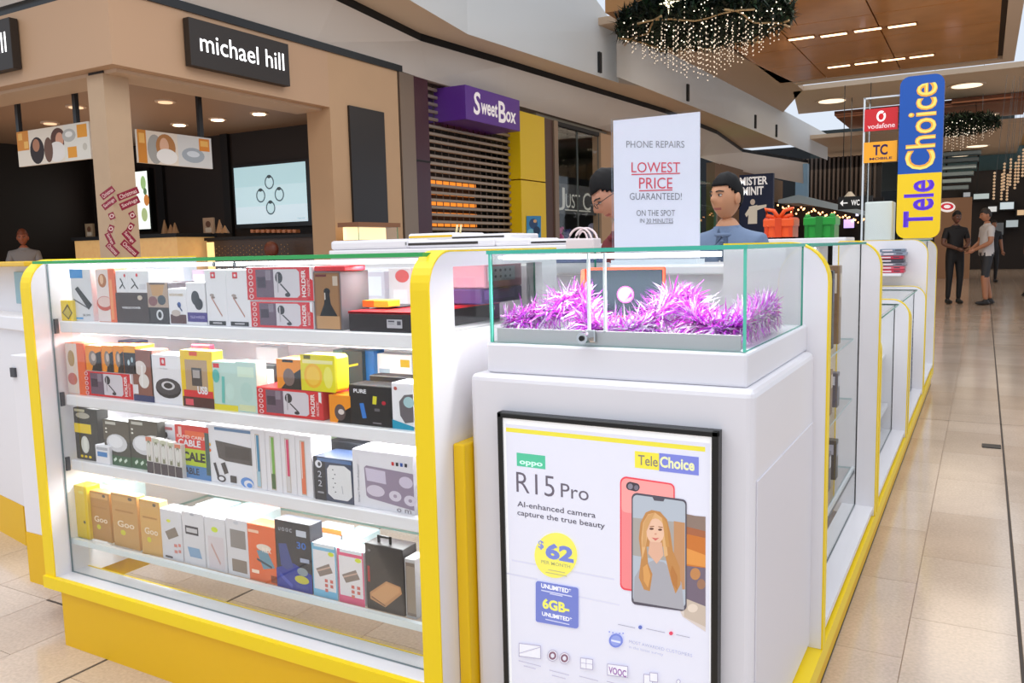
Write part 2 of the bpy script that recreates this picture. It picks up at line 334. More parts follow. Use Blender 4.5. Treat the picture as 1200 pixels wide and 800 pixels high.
# counters and displays in the store
def rpx(l, t_, r, b_, ax, v): a = at(l, (t_+b_)/2, ax, v); c = at(r, (t_+b_)/2, ax, v); mx = (l+r)/2; return a, c, at(mx, t_, ax, v).z, at(mx, b_, ax, v).z
a, c, z1, z0 = rpx(243, 276, 372, 300, 'y', 7.6)
t = thing('display_counter', ((a.x+c.x)/2, 7.9, 0), 'studded brown leather fronted counter under the lit screen', 'counter')
box('body', a.x, c.x, 7.6, 8.1, 0, z1-.04, M('#4a3526', .45, noise=.2, nscale=9), t); box('worktop', a.x-.02, c.x, 7.57, 8.12, z1-.04, z1, DARK, t)
bm = bmesh.new()
for i in range(26):
    for j in range(9): ball(bm, (a.x+.06+i*.055, 7.6, .9+j*.055+(i % 2)*.027), .008, 0, 6, 4)
o = link('upholstery_studs', bm, M('#c9a070', .3, .6), t); o['kind'] = 'stuff'
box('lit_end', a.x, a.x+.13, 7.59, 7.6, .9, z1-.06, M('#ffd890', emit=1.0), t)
a, c, z1, z0 = rpx(88, 280, 208, 300, 'y', 7.2)
t = thing('display_counter', ((a.x+c.x)/2, 7.4, 0), 'glowing cream pleated counter behind the stickered column', 'counter')
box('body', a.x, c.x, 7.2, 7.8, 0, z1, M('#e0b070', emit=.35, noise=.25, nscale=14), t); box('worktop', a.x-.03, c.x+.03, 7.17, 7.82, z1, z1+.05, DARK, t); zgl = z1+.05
for i, (l, t_, r, b_, cc, lb) in enumerate(((238, 255, 250, 274, '#b89878', 'small framed photo card leaning on the counter left of the lit screen'), (100, 262, 109, 280, '#a08868', 'small tan card standing left of the column on the glowing counter'))):
    a, c, z1, z0 = rpx(l, t_, r, b_, 'y', 7.75 if i == 0 else 7.35); z0 = z0 if i == 0 else zgl; t = thing('photo_card', (a.x, 7.75, z0), lb, 'card')
    box('card', a.x, c.x, a.y, a.y+.03, z0, z1, M(cc, .5), t); Print(fr((a.x, a.y, z1), (1, 0, 0), (0, 0, 1), c.x-a.x, z1-z0), (0, -1, 0)).e(.5, .4, .25, .2, '#6b4630').r(.2, .62, .8, .9, '#d8c8b0').out(t)
for k, (px, hh) in enumerate(((194, 18), (201, 12), (206, 14), (258, 16), (264, 9))):
    a = at(px, 280 if k < 3 else 273, 'y', 7.7); a.z = zgl+.01 if k < 3 else a.z; bm = bmesh.new()
    bmesh.ops.create_cone(bm, cap_ends=True, segments=10, radius1=.055, radius2=.006, depth=hh*.011, matrix=Matrix.Translation((a.x, 7.7, a.z+hh*.0055)))
    t = thing('jewellery_cone', (a.x, 7.7, a.z), ['tallest beige cone stand on the glowing counter right of the column', 'short beige cone stand in the middle of the three on the glowing counter', 'beige cone stand at the right end of the glowing counter', 'beige cone stand beside the photo card on the leather counter', 'shortest cone stand on the leather counter'][k], 'display stand', 'jewellery cones'); link('cone', bm, M('#a88058', .5), t); box('foot', a.x-.06, a.x+.06, 7.64, 7.76, a.z-.01, a.z, DARKB, t)
for k in range(9):
    a = at(297+k*6.2, 270, 'y', 7.75); tag(box('jewellery_tray', a.x-.025, a.x+.025, 7.72, 7.8, a.z-.03, a.z+.012, M('#c47a4c', .4, noise=.3, nscale=40), None, .004), '%s small orange brown jewellery tray in the row under the lit screen' % ('leftmost', 'second from left', 'third from left', 'fourth from left', 'middle', 'fourth from right', 'third from right', 'second from right', 'rightmost')[k], 'tray', 'jewellery trays under the screen')
for l, r, cc, lb in ((14, 26, '#5c5238', 'dim olive wall panel at far left of the store back wall'), (27, 48, '#7a6a44', 'paler olive wall panel behind the seated grey shirt man'), (54, 68, '#6a5c3c', 'narrow slanting lit panel right of the seated man')):
    a, c, z1, z0 = rpx(l, 260, r, 302, 'y', 8.3); tag(box('wall_panel', a.x, c.x, 8.3, 8.4, .3, z1, M(cc, .5)), lb, 'panel', 'olive panels in the dark store')
for i in range(3):
    a = at((70, 190, 268)[i], 200, 'y', 8.42); struct(box('trim_%d' % (10+i), a.x-.12, a.x+.02, 8.4, 8.45, 0, 2.95, DARK))

# ---- bulkhead, upper wall
def ribbon(name, path, z0, z1, mat, off=0):
    bm = bmesh.new(); a = [bm.verts.new((x, y, z0)) for x, y in path]; b2 = [bm.verts.new((x, y, z1)) for x, y in path]
    for i in range(len(path)-1): bm.faces.new((a[i], a[i+1], b2[i+1], b2[i]))
    r_ = bmesh.ops.solidify(bm, geom=bm.faces[:], thickness=-.1)
    return struct(link(name, bm, mat))
ZB = 4.05
bp = [tuple(at(px, py, 'z', ZB)[:2]) for px, py in ((300, -42), (393, 0), (493, 48), (593, 77), (713, 113), (780, 133), (840, 157), (870, 178), (947, 191))]
bp = [(-12, 4.5), (-6.52, 4.55)] + bp[1:]
# bulkhead: lower edge runs along the shopfront, upper edge along the curved shadow line
bm = bmesh.new(); low = [(-12, FY), (FX, FY), (FX, 7.2), (FX, 9.3), (FX, 11.4), (FX, 14.8), (FX, 17.3), (FX, 21.3), (FX-.1, 25.9), (-5.6, 31.2)]
zl = [3.60]*3+[3.50]*7; zl = [3.6, 3.6, 3.56, 3.5, 3.5, 3.5, 3.5, 3.5, 3.45, 3.3]
A = [bm.verts.new((x, y, z)) for (x, y), z in zip(low, zl)]; Bq = [bm.verts.new((x, y, ZB)) for x, y in ([bp[0], bp[1]]+bp[2:])]
n = min(len(A), len(Bq))
for i in range(n-1): bm.faces.new((A[i], A[i+1], Bq[i+1], Bq[i]))
bmesh.ops.solidify(bm, geom=bm.faces[:], thickness=.08)
struct(link('wall_bulkhead', bm, M('#e0d3c6', .6)))
gapm = bmesh.new(); A = [gapm.verts.new((x, y, ZB)) for x, y in bp]; Bq = [gapm.verts.new((x, y, ZB+.10)) for x, y in bp]
for i in range(len(bp)-1): gapm.faces.new((A[i], A[i+1], Bq[i+1], Bq[i]))
bmesh.ops.solidify(gapm, geom=gapm.faces[:], thickness=.04); struct(link('trim_4', gapm, BLACK))  # solid black strip stands in for the shade along this line
up = [(-12, 3.2), (-6.3, 3.2)] + [tuple(at(px, py, 'z', ZB+.1)[:2]) for px, py in ((480, 0), (548, 40), (725, 97))] + [(-5.6, 13.7), (-5.3, 22), (-5.0, 32)]
up[1] = (-5.75, 4.2); up[0] = (-12, 4.0)
sof = bmesh.new(); cor = bp[1:]; 
# soffit between the shadow line and the upper wall
ys = sorted({p[1] for p in bp[1:]} | {p[1] for p in up[1:]})
def xat(path, y):
    for (x0, y0), (x1, y1) in zip(path, path[1:]):
        if y0 <= y <= y1 and y1 > y0: return x0+(x1-x0)*(y-y0)/(y1-y0)
    return path[-1][0] if y > path[-1][1] else path[0][0]
ys = [y for y in ys if y < 31.3]
prev = None
for y in ys:
    a, b2 = sof.verts.new((xat(bp[1:], y)-.05, y, ZB+.1)), sof.verts.new((xat(up[1:], y), y, ZB+.1))
    if prev: sof.faces.new((prev[0], a, b2, prev[1]))
    prev = (a, b2)
q = [sof.verts.new(v) for v in ((-12, 4.0, ZB+.1), (-5.75, 4.2, ZB+.1), (xat(bp[1:], ys[0]), ys[0]+.4, ZB+.1), (-12, 4.6, ZB+.1))]; sof.faces.new(q)
struct(link('ceiling_soffit', sof, M('#dcc4a8', .6)))
bm = bmesh.new(); A = [bm.verts.new((x, y, ZB+.1)) for x, y in up]; Bq = [bm.verts.new((x, y, 5.05 if y > 10 else 7)) for x, y in up]
for i in range(len(up)-1): bm.faces.new((A[i], A[i+1], Bq[i+1], Bq[i]))
bmesh.ops.solidify(bm, geom=bm.faces[:], thickness=-.08); struct(link('wall_upper', bm, M('#e9e7e3', .6)))
a = at(724, 85, 'z', ZB+.3)
for px, py, yy in ((725, 86, 13.5), (811, 120, 17.2), (903, 165, 22.3), (920, 172, 24.5)):
    x = xat(up[1:], yy); tag(box('joint_box', x+.0, x+.04, yy-.05, yy+.05, ZB+.16, ZB+.50, DARK), {725: 'dark slot fixture on the pale upper wall nearest the viewer', 811: 'second dark slot fixture along the upper wall below the garland', 903: 'third dark slot fixture on the distant upper wall', 920: 'farthest dark slot fixture on the upper wall'}[px], 'fixture', 'dark slot fixtures')
# ---- ceiling: cream rims, wooden coffer panels
def slab(name, pts, z, mat, th=.12, px=True):
    bm = bmesh.new(); P_ = [tuple(at(*p, 'z', z)[:2]) if px else p for p in pts]; prism(bm, P_, 'z', z, z+th); return struct(link(name, bm, mat))
WOOD = M('#dd9d5c', .22, noise=.28, nscale=1.4, coat=.3); WOODB = M('#7a4c26', .5)
wo = slab('ceiling_coffer', [(-4.45, 13.6), (-4.45, 17.2), (-4.05, 20.85), (.2, 20.85), (.2, 13.6)], 5.06, M('#2c1c12', .6), px=False)
xs = [-4.35, -3.3, -1.75, .12]; yy_ = [10.9, 13.6, 15.5, 17.3, 19.0, 20.78]
for i in range(3):
    for j in range(1, 5):
        y0, y1 = yy_[j]+.015, yy_[j+1]-.015; x0, x1 = xs[i]+.012, xs[i+1]-.012
        box('wood_panel', x0, x1, y0, y1, 5.0, 5.05, WOOD, wo)
for ri, yrow in enumerate((15.5, 19.0)):
    for k in range(4):
        qa = at(((939, 977, 1017, 1057), (983, 1015, 1047, 1080))[ri][k], ((44, 40, 34, 29), (77, 73, 69, 65))[ri][k], 'z', 5.0); xx, yrow = qa.x, qa.y; t = thing('slot_light', (xx, yrow, 5.0), ['glowing slot light %s in the %s row of the wooden ceiling' % (w, 'front' if ri == 0 else 'rear') for w in ('at the left end', 'second from the left', 'third from the left', 'at the right end')][k], 'ceiling light', 'slot lights in the wooden ceiling')
        box('housing', xx-.25, xx+.25, yrow-.09, yrow+.09, 4.985, 5.0, M('#8a5a30', .4), t); box('lamp', xx-.22, xx+.22, yrow-.055, yrow+.055, 4.978, 4.985, M('#ffd9a8', emit=4), t)
slab('ceiling_left', [(-8.2, 13.5), (-4.45, 13.5), (-4.45, 17.2), (-4.05, 20.85), (-4.05, 22.0), (-7.5, 32)], 5.0, M('#c9ae92', .6), px=False)
slab('ceiling_rim', [(.2, 13.6), (.42, 13.6), (.42, 21.2), (-4.05, 21.2), (-4.05, 20.85), (.2, 20.85)], 4.98, CREAM, px=False)
slab('ceiling_back', [(-4.3, 22.1), (2.6, 22.1), (2.6, 26.0), (-4.9, 26.0)], 5.0, M('#dcc4a8', .6), px=False)
slab('ceiling_right', [(.95, 12), (6, 12), (6, 50), (.95, 50)], 4.9, M('#c59a5e', .6), px=False)
slab('ceiling_distant', [(-5.5, 29), (1, 29), (1, 40), (-5.5, 40)], 4.6, M('#d4b898', .6), px=False)
w2 = slab('ceiling_coffer_far', [(-3.9, 26.0), (.9, 26.0), (.9, 29.0), (-3.9, 29.0)], 4.86, M('#6e3c20', .5), px=False)
for i in range(4): box('wood_panel', -3.85+i*1.18, -3.85+i*1.18+1.16, 26.05, 28.95, 4.8, 4.86, M('#8a4e28', .4), w2)
for k, (px, py) in enumerate(((975, 118), (1133, 100), (1152, 135), (1085, 145), (1145, 171), (1125, 182))):
    z = 4.985 if k < 2 else 4.785 if k in (2, 3) else 4.585
    a = at(px, py, 'z', z); t = thing('recessed_downlight', (a.x, a.y, z), ['oval recessed light in the cream ceiling left of the glass tower', 'oval recessed light right of the blue vertical sign', 'recessed light beside the second wooden ceiling', 'recessed light just right of the vertical sign below the first', 'recessed light over the far dark garland', 'farthest recessed light above the food court'][k], 'ceiling light', 'recessed hall lights')
    bm = bmesh.new(); bmesh.ops.create_cone(bm, cap_ends=True, segments=20, radius1=.42, radius2=.42, depth=.02, matrix=Matrix.Translation((a.x, a.y, z))); link('rim', bm, CREAM, t)
    bm = bmesh.new(); bmesh.ops.create_cone(bm, cap_ends=True, segments=20, radius1=.34, radius2=.34, depth=.02, matrix=Matrix.Translation((a.x, a.y, z-.01))); link('lamp', bm, M('#ffe6c4', emit=1.5), t)
a = at(740, 12, 'z', 4.9); struct(box('trim_5', a.x-.4, a.x+.35, a.y-.1, a.y+.6, 4.9, 5.1, M('#b8824a', .5)))
# ---- shopfronts along the left side
struct(box('wall_shopfront_steel', FX-.1, FX+.02, 8.68, 8.98, 0, 3.5, M('#8a7868', .3, .6)))
pur = struct(box('wall_shopfront_purple', FX-.3, FX+.0, 8.98, 9.32, 0, 3.5, M('#3c1222', .25)))
struct(box('trim_6', FX-.31, FX+.01, 8.98, 9.32, 2.42, 2.44, DARK))
struct(box('wall_gap_filler', FX-.4, FX-.22, 9.3, 21.6, 3.36, 3.75, M('#5a4a3e', .6)))  # added dark filler, closes bright slits above the shopfronts where shade belongs
# roller shutter
door = struct(box('door_1', FX-.9, FX-.85, 9.3, 12.0, 0, 3.6, M('#1c120c', .7)))
bm = bmesh.new(); B(bm, -.02, .02, -1.25, 1.25, -.022, .022, 0, .008, 1); slatm = bpy.data.meshes.new('slat'); bm.to_mesh(slatm); bm.free(); slatm.materials.append(M('#a08e7e', .35, .4))
bm = bmesh.new(); B(bm, -.004, .004, -1.25, 1.25, -.05, .05, 0); gapm_ = bpy.data.meshes.new('gap_strip'); bm.to_mesh(gapm_); bm.free()
for k in range(36):
    o = bpy.data.objects.new('slat', slatm); C.objects.link(o); o.location = (FX-.18, 10.55, .05+k*.1); put(o, door)
for k in range(15):
    a = tubeo('shutter_rod', [(FX-.18, 9.36+k*.17, 0), (FX-.18, 9.36+k*.17, 3.5)], .007, M('#5a4a40', .4, .5), door, 5)
struct(box('wall_candy_back', FX-2.2, FX-2.1, 9.3, 12.2, 0, 3.6, M('#2a1a10', .6)))
bm = bmesh.new()
for z in (1.62, 1.78, 1.94, 2.10, 2.26): B(bm, FX-.84, FX-.8, 10.3, 11.75, z, z+.05)
tag(link('lit_candy_shelves', bm, M('#e8842c', emit=1.2)), 'warm orange lit shelves glowing behind the roller shutter', 'shelves')
# sweet shop sign
t = thing('shop_sign', (FX, 10.5, 3.0), 'purple box sign with curly white lettering above the roller shutter', 'shop sign')
box('sign_box', FX-.35, FX+.3, 9.78, 11.3, 3.02, 3.48, M('#5a2a86', .35), t, .006)
p = Print(fr((FX+.3, 9.78, 3.48), (0, 1, 0), (0, 0, 1), 1.52, .46), (1, 0, 0), emit=.25); p.t('S', .13, .12, .25, .8, '#e8dcd8', .02, sh=.1).t('weet', .26, .32, .56, .74, '#e8dcd8', .025, sh=.1).t('B', .58, .2, .72, .86, '#e8dcd8', .02).t('ox', .72, .45, .92, .8, '#e8dcd8', .025, sh=.1); p.out(t, 'lettering')
t = thing('yellow_pier', (FX-.1, 12.2, 0), 'bright yellow wall pier right of the roller shutter', 'wall pier')
box('panel', FX-.2, FX+.02, 11.8, 12.66, 2.36, 3.42, M('#e6bd08', .35), t); box('panel', FX-.2, FX+.02, 11.8, 12.66, 0, 2.34, M('#e6bd08', .35), t)
p = Print(pxm('x', FX+.03), (1, 0, 0)); p.r(617, 253, 634, 279, '#3a88b8').e(625, 262, 5, 6, '#2c4a70').e(622, 272, 4, 4, '#78b8c8').e(629, 270, 4, 5, '#1c3a58').e(627, 259, 2, 2, '#d8a878'); o = p.out(t, 'picture'); o['label'] = 'small blue picture'
# glass shopfront
struct(box('wall_shopfront_brown', FX-.2, FX, 12.68, 13.0, 0, 3.42, M('#4a2c22', .4))); struct(box('trim_7', FX-.05, FX+.03, 13.0, 13.15, 0, 3.42, M('#8a7460', .3, .5)))
win = struct(thing('window_1', (FX, 14.1, 0), None, None)); SE = M('#6a6e68', .4); pane('pane', FX-.02, FX, 13.15, 14.0, 0, 3.35, win, SE); pane('pane', FX-.02, FX, 14.02, 14.95, 0, 3.35, win, SE)
box('window_frame', FX-.05, FX+.02, 13.15, 14.95, 3.35, 3.42, DARK, win); 
struct(box('wall_glass_shop_back', FX-3, FX-2.9, 12.6, 19, 0, 3.6, M('#3e3c34', .6))); struct(box('wall_glass_shop_side', FX-2.9, FX-.1, 18.9, 19, 0, 3.6, M('#56554a', .6))); struct(box('ceiling_glass_shop', FX-3, FX-.1, 12.6, 19, 3.42, 3.5, M('#8a8270', .6)))
struct(box('wall_shopfront_tan', FX-.15, FX+.03, 15.0, 15.6, 0, 3.42, M('#b49474', .6)))
t = thing('shop_sign', (FX, 13.9, 2.0), 'small dark sign lettered JUST C on the glass shopfront', 'shop sign')
box('sign_board', FX-.06, FX-.04, 13.15, 14.9, 1.85, 2.38, M('#23221f', .4), t); p = Print(fr((FX-.04, 13.2, 2.36), (0, 1, 0), (0, 0, 1), 1.6, .5), (1, 0, 0), emit=.3); p.t('J', .05, .1, .2, .9, '#a8a8a0').t('UST', .22, .3, .6, .8, '#a8a8a0').t('C', .68, .2, .9, .85, '#a8a8a0').r(.2, .86, .9, .9, '#a8a8a0'); p.out(t, 'lettering')
for k, (px, py, s, cc, lb) in enumerate(((655, 262, .1, '#b03878', 'magenta toy figure low in the glass shop window'), (700, 245, .12, '#c890d8', 'pale lilac toy stack at the right of the glass shop window'), (694, 265, .13, '#d8d0e8', 'white toy behind the seated man in red'), (664, 270, .09, '#484878', 'dark blue toy beside the handbag in the shop window'))):
    a = at(px, py, 'x', FX-.4); a.z = 1.30+s*1.1; t = thing('window_toy', a-V((0, 0, s)), lb, 'toy'); bm = bmesh.new(); ball(bm, a, (s, s, s*1.1)); link('body', bm, M(cc, .4, emit=.1), t, True); bm = bmesh.new(); ball(bm, a+V((0, 0, s*1.5)), s*.7); ball(bm, a+V((.5*s, s*.4, s*2)), s*.3); link('head', bm, M(cc, .4, emit=.1), t, True)
# further shopfronts
struct(box('wall_shopfront_beyond', FX-.2, FX, 15.6, 21.5, 2.9, 3.6, M('#b89474', .6)))
sh2 = struct(box('door_2', FX-.25, FX-.2, 15.6, 21.4, 0, 2.9, M('#3a2c22', .6)))
for k in range(28):
    o = bpy.data.objects.new('slat', slatm); C.objects.link(o); o.location = (FX-.12, 17.0, .05+k*.1); put(o, sh2)
g2 = struct(thing('window_2', (FX, 22.3, 0), None, None)); pane('pane', FX-.03, FX-.01, 21.5, 23.0, 0, 2.9, g2); box('window_frame', FX-.05, FX+.02, 23.0, 23.1, 0, 2.95, M('#8a8a88', .4), g2)
box('green_lit_screen', FX-.6, FX-.55, 21.2, 23.4, 0, 2.9, M('#58b868', emit=.5), g2)
struct(box('wall_far_left', FX-.3, FX-.05, 23.1, 32, 0, 3.5, M('#7a5e46', .6)))
# key cutter sign
a = at(866, 205, 'y', 19.95); b_ = at(902, 262, 'y', 19.95); a2 = at(902, 205, 'y', 19.95)
t = thing('shop_sign', ((a.x+a2.x)/2, 20, b_.z-1), 'navy standing sign lettered MISTER MINIT behind the blue shirt man', 'shop sign')
box('sign_board', a.x, a2.x+.08, 19.97, 20.1, 0, a.z, M('#1e2c50', .4), t, .01)
p = Print(fr((a.x, 19.97, a.z), (1, 0, 0), (0, 0, 1), a2.x-a.x, 1.15), (0, -1, 0), emit=.3)
p.t('MISTER', .02, .05, .93, .22, '#ffffff', .03).t('MINIT', .12, .25, .8, .42, '#ffffff', .03).e(.45, .56, .08, .06, '#c8b8a8').poly([(.33, .65), (.6, .62), (.6, 1), (.3, 1)], '#d8d0c0').poly([(.55, .64), (.9, .62), (.9, .67), (.55, .74)], '#d8d0c0').poly([(.35, .66), (.2, .8), (.25, .86), (.4, .76)], '#d8d0c0'); p.out(t, 'lettering')
# ---- far end of the mall
struct(box('wall_far', -14, 8, 44, 44.2, 0, 6, M('#14171a', .7)))
struct(box('wall_far_header', -7, .9, 40.05, 40.4, 3.4, 6.2, M('#26302f', .6)))
struct(box('wall_far_teal', -1.9, 2.4, 39.6, 39.9, 3.5, 5.5, M('#5f7f80', .5)))
struct(box('wall_far_low', -12, 8, 43.4, 43.8, 2.1, 3.0, M('#2a2622', .6)))
t = thing('slat_screen', (-6, 36, 0), 'tall dark slatted screen wall beyond the pendant lamp', 'screen wall')
a, c = at(940, 220, 'y', 34), at(1012, 220, 'y', 34); zt = at(975, 184, 'y', 34).z
box('backing', a.x, c.x+.6, 34.1, 34.2, 0, zt, M('#2a201a', .7), t)
nx = int((c.x+.6-a.x)/.16)
for k in range(nx): box('slat', a.x+k*.16, a.x+k*.16+.07, 33.95, 34.08, 1.5, zt, M('#5a4a3e', .5), t)
a, c = at(932, 220, 'y', 31), at(946, 220, 'y', 31); struct(box('wall_blue_pier', a.x, c.x, 31, 31.3, 0, at(939, 192, 'y', 31).z, M('#8aaac0', .5, emit=.12)))
# sloping canopy
t = thing('canopy', (-5, 26, 2.2), 'pale blue sloping canopy over the dark food court shop', 'canopy')
pts = [at(p[0], p[1], 'y', 25) for p in ((912, 234), (935, 228), (1012, 247), (1012, 252), (938, 238), (912, 238))]
bm = bmesh.new(); prism(bm, [(q.x, q.z) for q in pts], 'y', 25, 27.5); link('roof_sheet', bm, M('#a9bccb', .4), t)
for px in (914, 1008): a = at(px, 250, 'y', 26); box('post', a.x-.04, a.x+.04, 26, 26.08, 0, at(px, 238 if px < 950 else 250, 'y', 26).z, DARK, t)
struct(box('wall_far_shop', at(905, 250, 'y', 29).x, at(1035, 250, 'y', 29).x, 29, 29.2, 0, 2.6, M('#1a1412', .7)))
bm = bmesh.new()
for k in range(40):
    a = at(912+k*2.6+random.uniform(-1, 1), 243+k*.35+random.uniform(-4, 5), 'y', 28.5); ball(bm, a, .03, 0, 6, 4)
o = tag(link('fairy_lights', bm, M('#ffb070', emit=6)), 'string of warm fairy lights under the pale canopy', 'fairy lights'); o['kind'] = 'stuff'
for k, (px, py, w, h, cc, e_, lb) in enumerate(((995, 262, 6, 5, '#b8a0e8', 1.5, 'small lilac lit sign in the dark shop behind the green box'), (1006, 250, 3, 3, '#d8d8ff', 1.2, 'tiny white lit sign beside the glass tower'), (930, 262, 5, 3, '#d86a30', .8, 'tiny orange lit sign behind the orange gift box'))):
    a, c, z1, z0 = rpx(px-w, py-h, px+w, py+h, 'y', 28.6); t = thing('lit_sign', ((a.x+c.x)/2, 28.6, z0), lb, 'lit sign'); box('sign_face', a.x, c.x, 28.55, 28.6, z0, z1, M(cc, emit=e_), t); box('bracket', a.x, c.x, 28.6, 29, z0+.02, z0+.06, DARK, t)
# hanging pendant and direction sign
a = at(996, 229, 'y', 24)
t = thing('pendant_lamp', a, 'small glowing pendant lamp on a long cord beside the direction sign', 'pendant lamp')
tubeo('cord', [a, (a.x, a.y, 5.0)], .012, M('#4a4a4a'), t, 5); bm = bmesh.new(); bmesh.ops.create_cone(bm, cap_ends=True, segments=14, radius1=.2, radius2=.04, depth=.2, matrix=Matrix.Translation(a)); link('shade', bm, M('#e8e0d0', .4), t); bm = bmesh.new(); ball(bm, a-V((0, 0, .1)), .13); link('bulb', bm, M('#ffe0b0', emit=4), t, True)
a, c, z1, z0 = rpx(982, 230, 1012, 245, 'y', 22)
t = thing('direction_sign', ((a.x+c.x)/2, 22, z0), 'black hanging direction sign with a white arrow left of the glass tower', 'sign')
box('sign_board', a.x, c.x+.2, 22, 22.08, z0, z1, BLACK, t); p = Print(fr((a.x, 22, z1), (1, 0, 0), (0, 0, 1), c.x-a.x, z1-z0), (0, -1, 0), emit=.8); p.l(.14, .5, .38, .5, .08, '#e8e8e8').poly([(.08, .5), (.2, .25), (.2, .75)], '#e8e8e8').t('WC', .52, .28, .85, .72, '#e8e8e8', .02); p.out(t, 'lettering')
for q in (a.x+.1, c.x+.1): tubeo('rod', [(q, 22.04, z1), (q, 22.04, 5.0)], .01, DARK, t, 5)
# ================================================================== CHRISTMAS GARLANDS
def garland(cx, cy_, cz, R, lab, nneedle, nstr, drop, star=True):
    t = thing('christmas_garland', (cx, cy_, cz), lab, 'garland', 'ceiling garlands')
    bm = bmesh.new(); rnd = random.Random(3)
    for i in range(nneedle):
        a = rnd.uniform(0, 2*math.pi); rr = R*math.sqrt(rnd.uniform(0, 1))*(1+.06*math.sin(6*a)); h = .27*(1-(rr/R)**2*.5)
        p = V((cx+rr*math.cos(a), cy_+rr*math.sin(a), cz+rnd.uniform(-h, h))); d = V((rnd.uniform(-1, 1), rnd.uniform(-1, 1), rnd.uniform(-.8, .8))).normalized()*rnd.uniform(.09, .2)
        s = d.cross(V((0, 0, 1))).normalized()*.024
        f = bm.faces.new([bm.verts.new(q) for q in (p-s, p+s, p+d)]); f.material_index = rnd.choice((0, 0, 1))
    o = link('greenery', bm, [M('#0e1f12', .7), M('#1e3a20', .6)], t); o['kind'] = 'stuff'
    bm = bmesh.new()
    for i in range(nstr*2):
        a = rnd.uniform(0, 2*math.pi); rr = R*math.sqrt(rnd.random()); ball(bm, (cx+rr*math.cos(a), cy_+rr*math.sin(a), cz-.25*(1-(rr/R)**2*.5)+rnd.uniform(-.06, .2)), .010, 0, 5, 3)
    o = link('fairy_bulbs', bm, M('#fff2d8', emit=3), t); o['kind'] = 'stuff'
    for k in range(nstr):
        a = k*2.39996; rr = R*math.sqrt((k+.5)/nstr)*.95; x, y = cx+rr*math.cos(a), cy_+rr*math.sin(a); L = drop*(1.05-.85*rr/R)
        bm = bmesh.new(); tube(bm, [(x, y, cz-.1), (x, y, cz-.1-L)], .0015, 3, 1)
        for j in range(int(L/.075)+1): ball(bm, (x, y, cz-.14-j*.075), .0105, 0, 5, 3)
        link('light_string', bm, [M('#ffe9cf', emit=.7), M('#6a5c50')], t)
    if star:
        for k in range(6):
            a0 = k*math.pi/3; pts = []
            for j in range(9):
                q = j/8; a = a0+q*1.4; rr = R*(1.02-.3*math.sin(q*math.pi)); pts.append((cx+rr*math.cos(a), cy_+rr*math.sin(a), cz-.20+.03*math.sin(q*9)))
            tubeo('gold_ribbon', pts, .016, M('#c9a878', .35, .4), t, 5)
        bm = bmesh.new(); c = V((cx-.12, cy_-R*.98, cz-.02))
        for k in range(8):
            a = k*math.pi/4; L = .16 if k % 2 == 0 else .1; d = V((math.cos(a), 0, math.sin(a))); s = V((-math.sin(a), 0, math.cos(a)))*.022
            for yy in (-.015, .015): bm.faces.new([bm.verts.new(q) for q in (c-s, c+d*L, c+s, c+V((0, yy*2, 0)))])
        link('star', bm, M('#f4efe0', .3, emit=.8), t)
    for q in (-.6, .6): tubeo('hanging_wire', [(cx+q*R, cy_, cz), (cx+q*R, cy_, 6)], .006, M('#888888', .5), t, 4)
a = at(828, 30, 'y', 12.8)
garland(a.x, 12.6, 4.58, 1.22, 'large round Christmas garland with hanging light strings above the phone repairs sign', 15000, 110, .78)
a = at(1122, 146, 'y', 25.5); garland(a.x, 25.5, a.z, .95, 'smaller dark Christmas garland seen right of the blue vertical sign', 5000, 50, .6, False)
# triangular light chandelier at the right edge
t = thing('string_light_chandelier', at(1198, 230, 'y', 22), 'cone of warm hanging light strings cut by the right edge', 'chandelier'); c = at(1216, 180, 'y', 22)
for k in range(34):
    a = random.uniform(0, 6.28); e = random.uniform(.1, .95); p1 = V((c.x+e*math.cos(a), 22+e*math.sin(a), 1.9+(1.1-e)*.9)); bm = bmesh.new(); tube(bm, [(p1.x*.8+c.x*.2, p1.y, 4.8), p1], .004, 3, 1)
    for j in range(9): ball(bm, (p1.x, p1.y, p1.z+j*.07), .03, 0, 5, 3)
    link('light_string', bm, [M('#e8c8a0', emit=.25), M('#5a6064')], t)
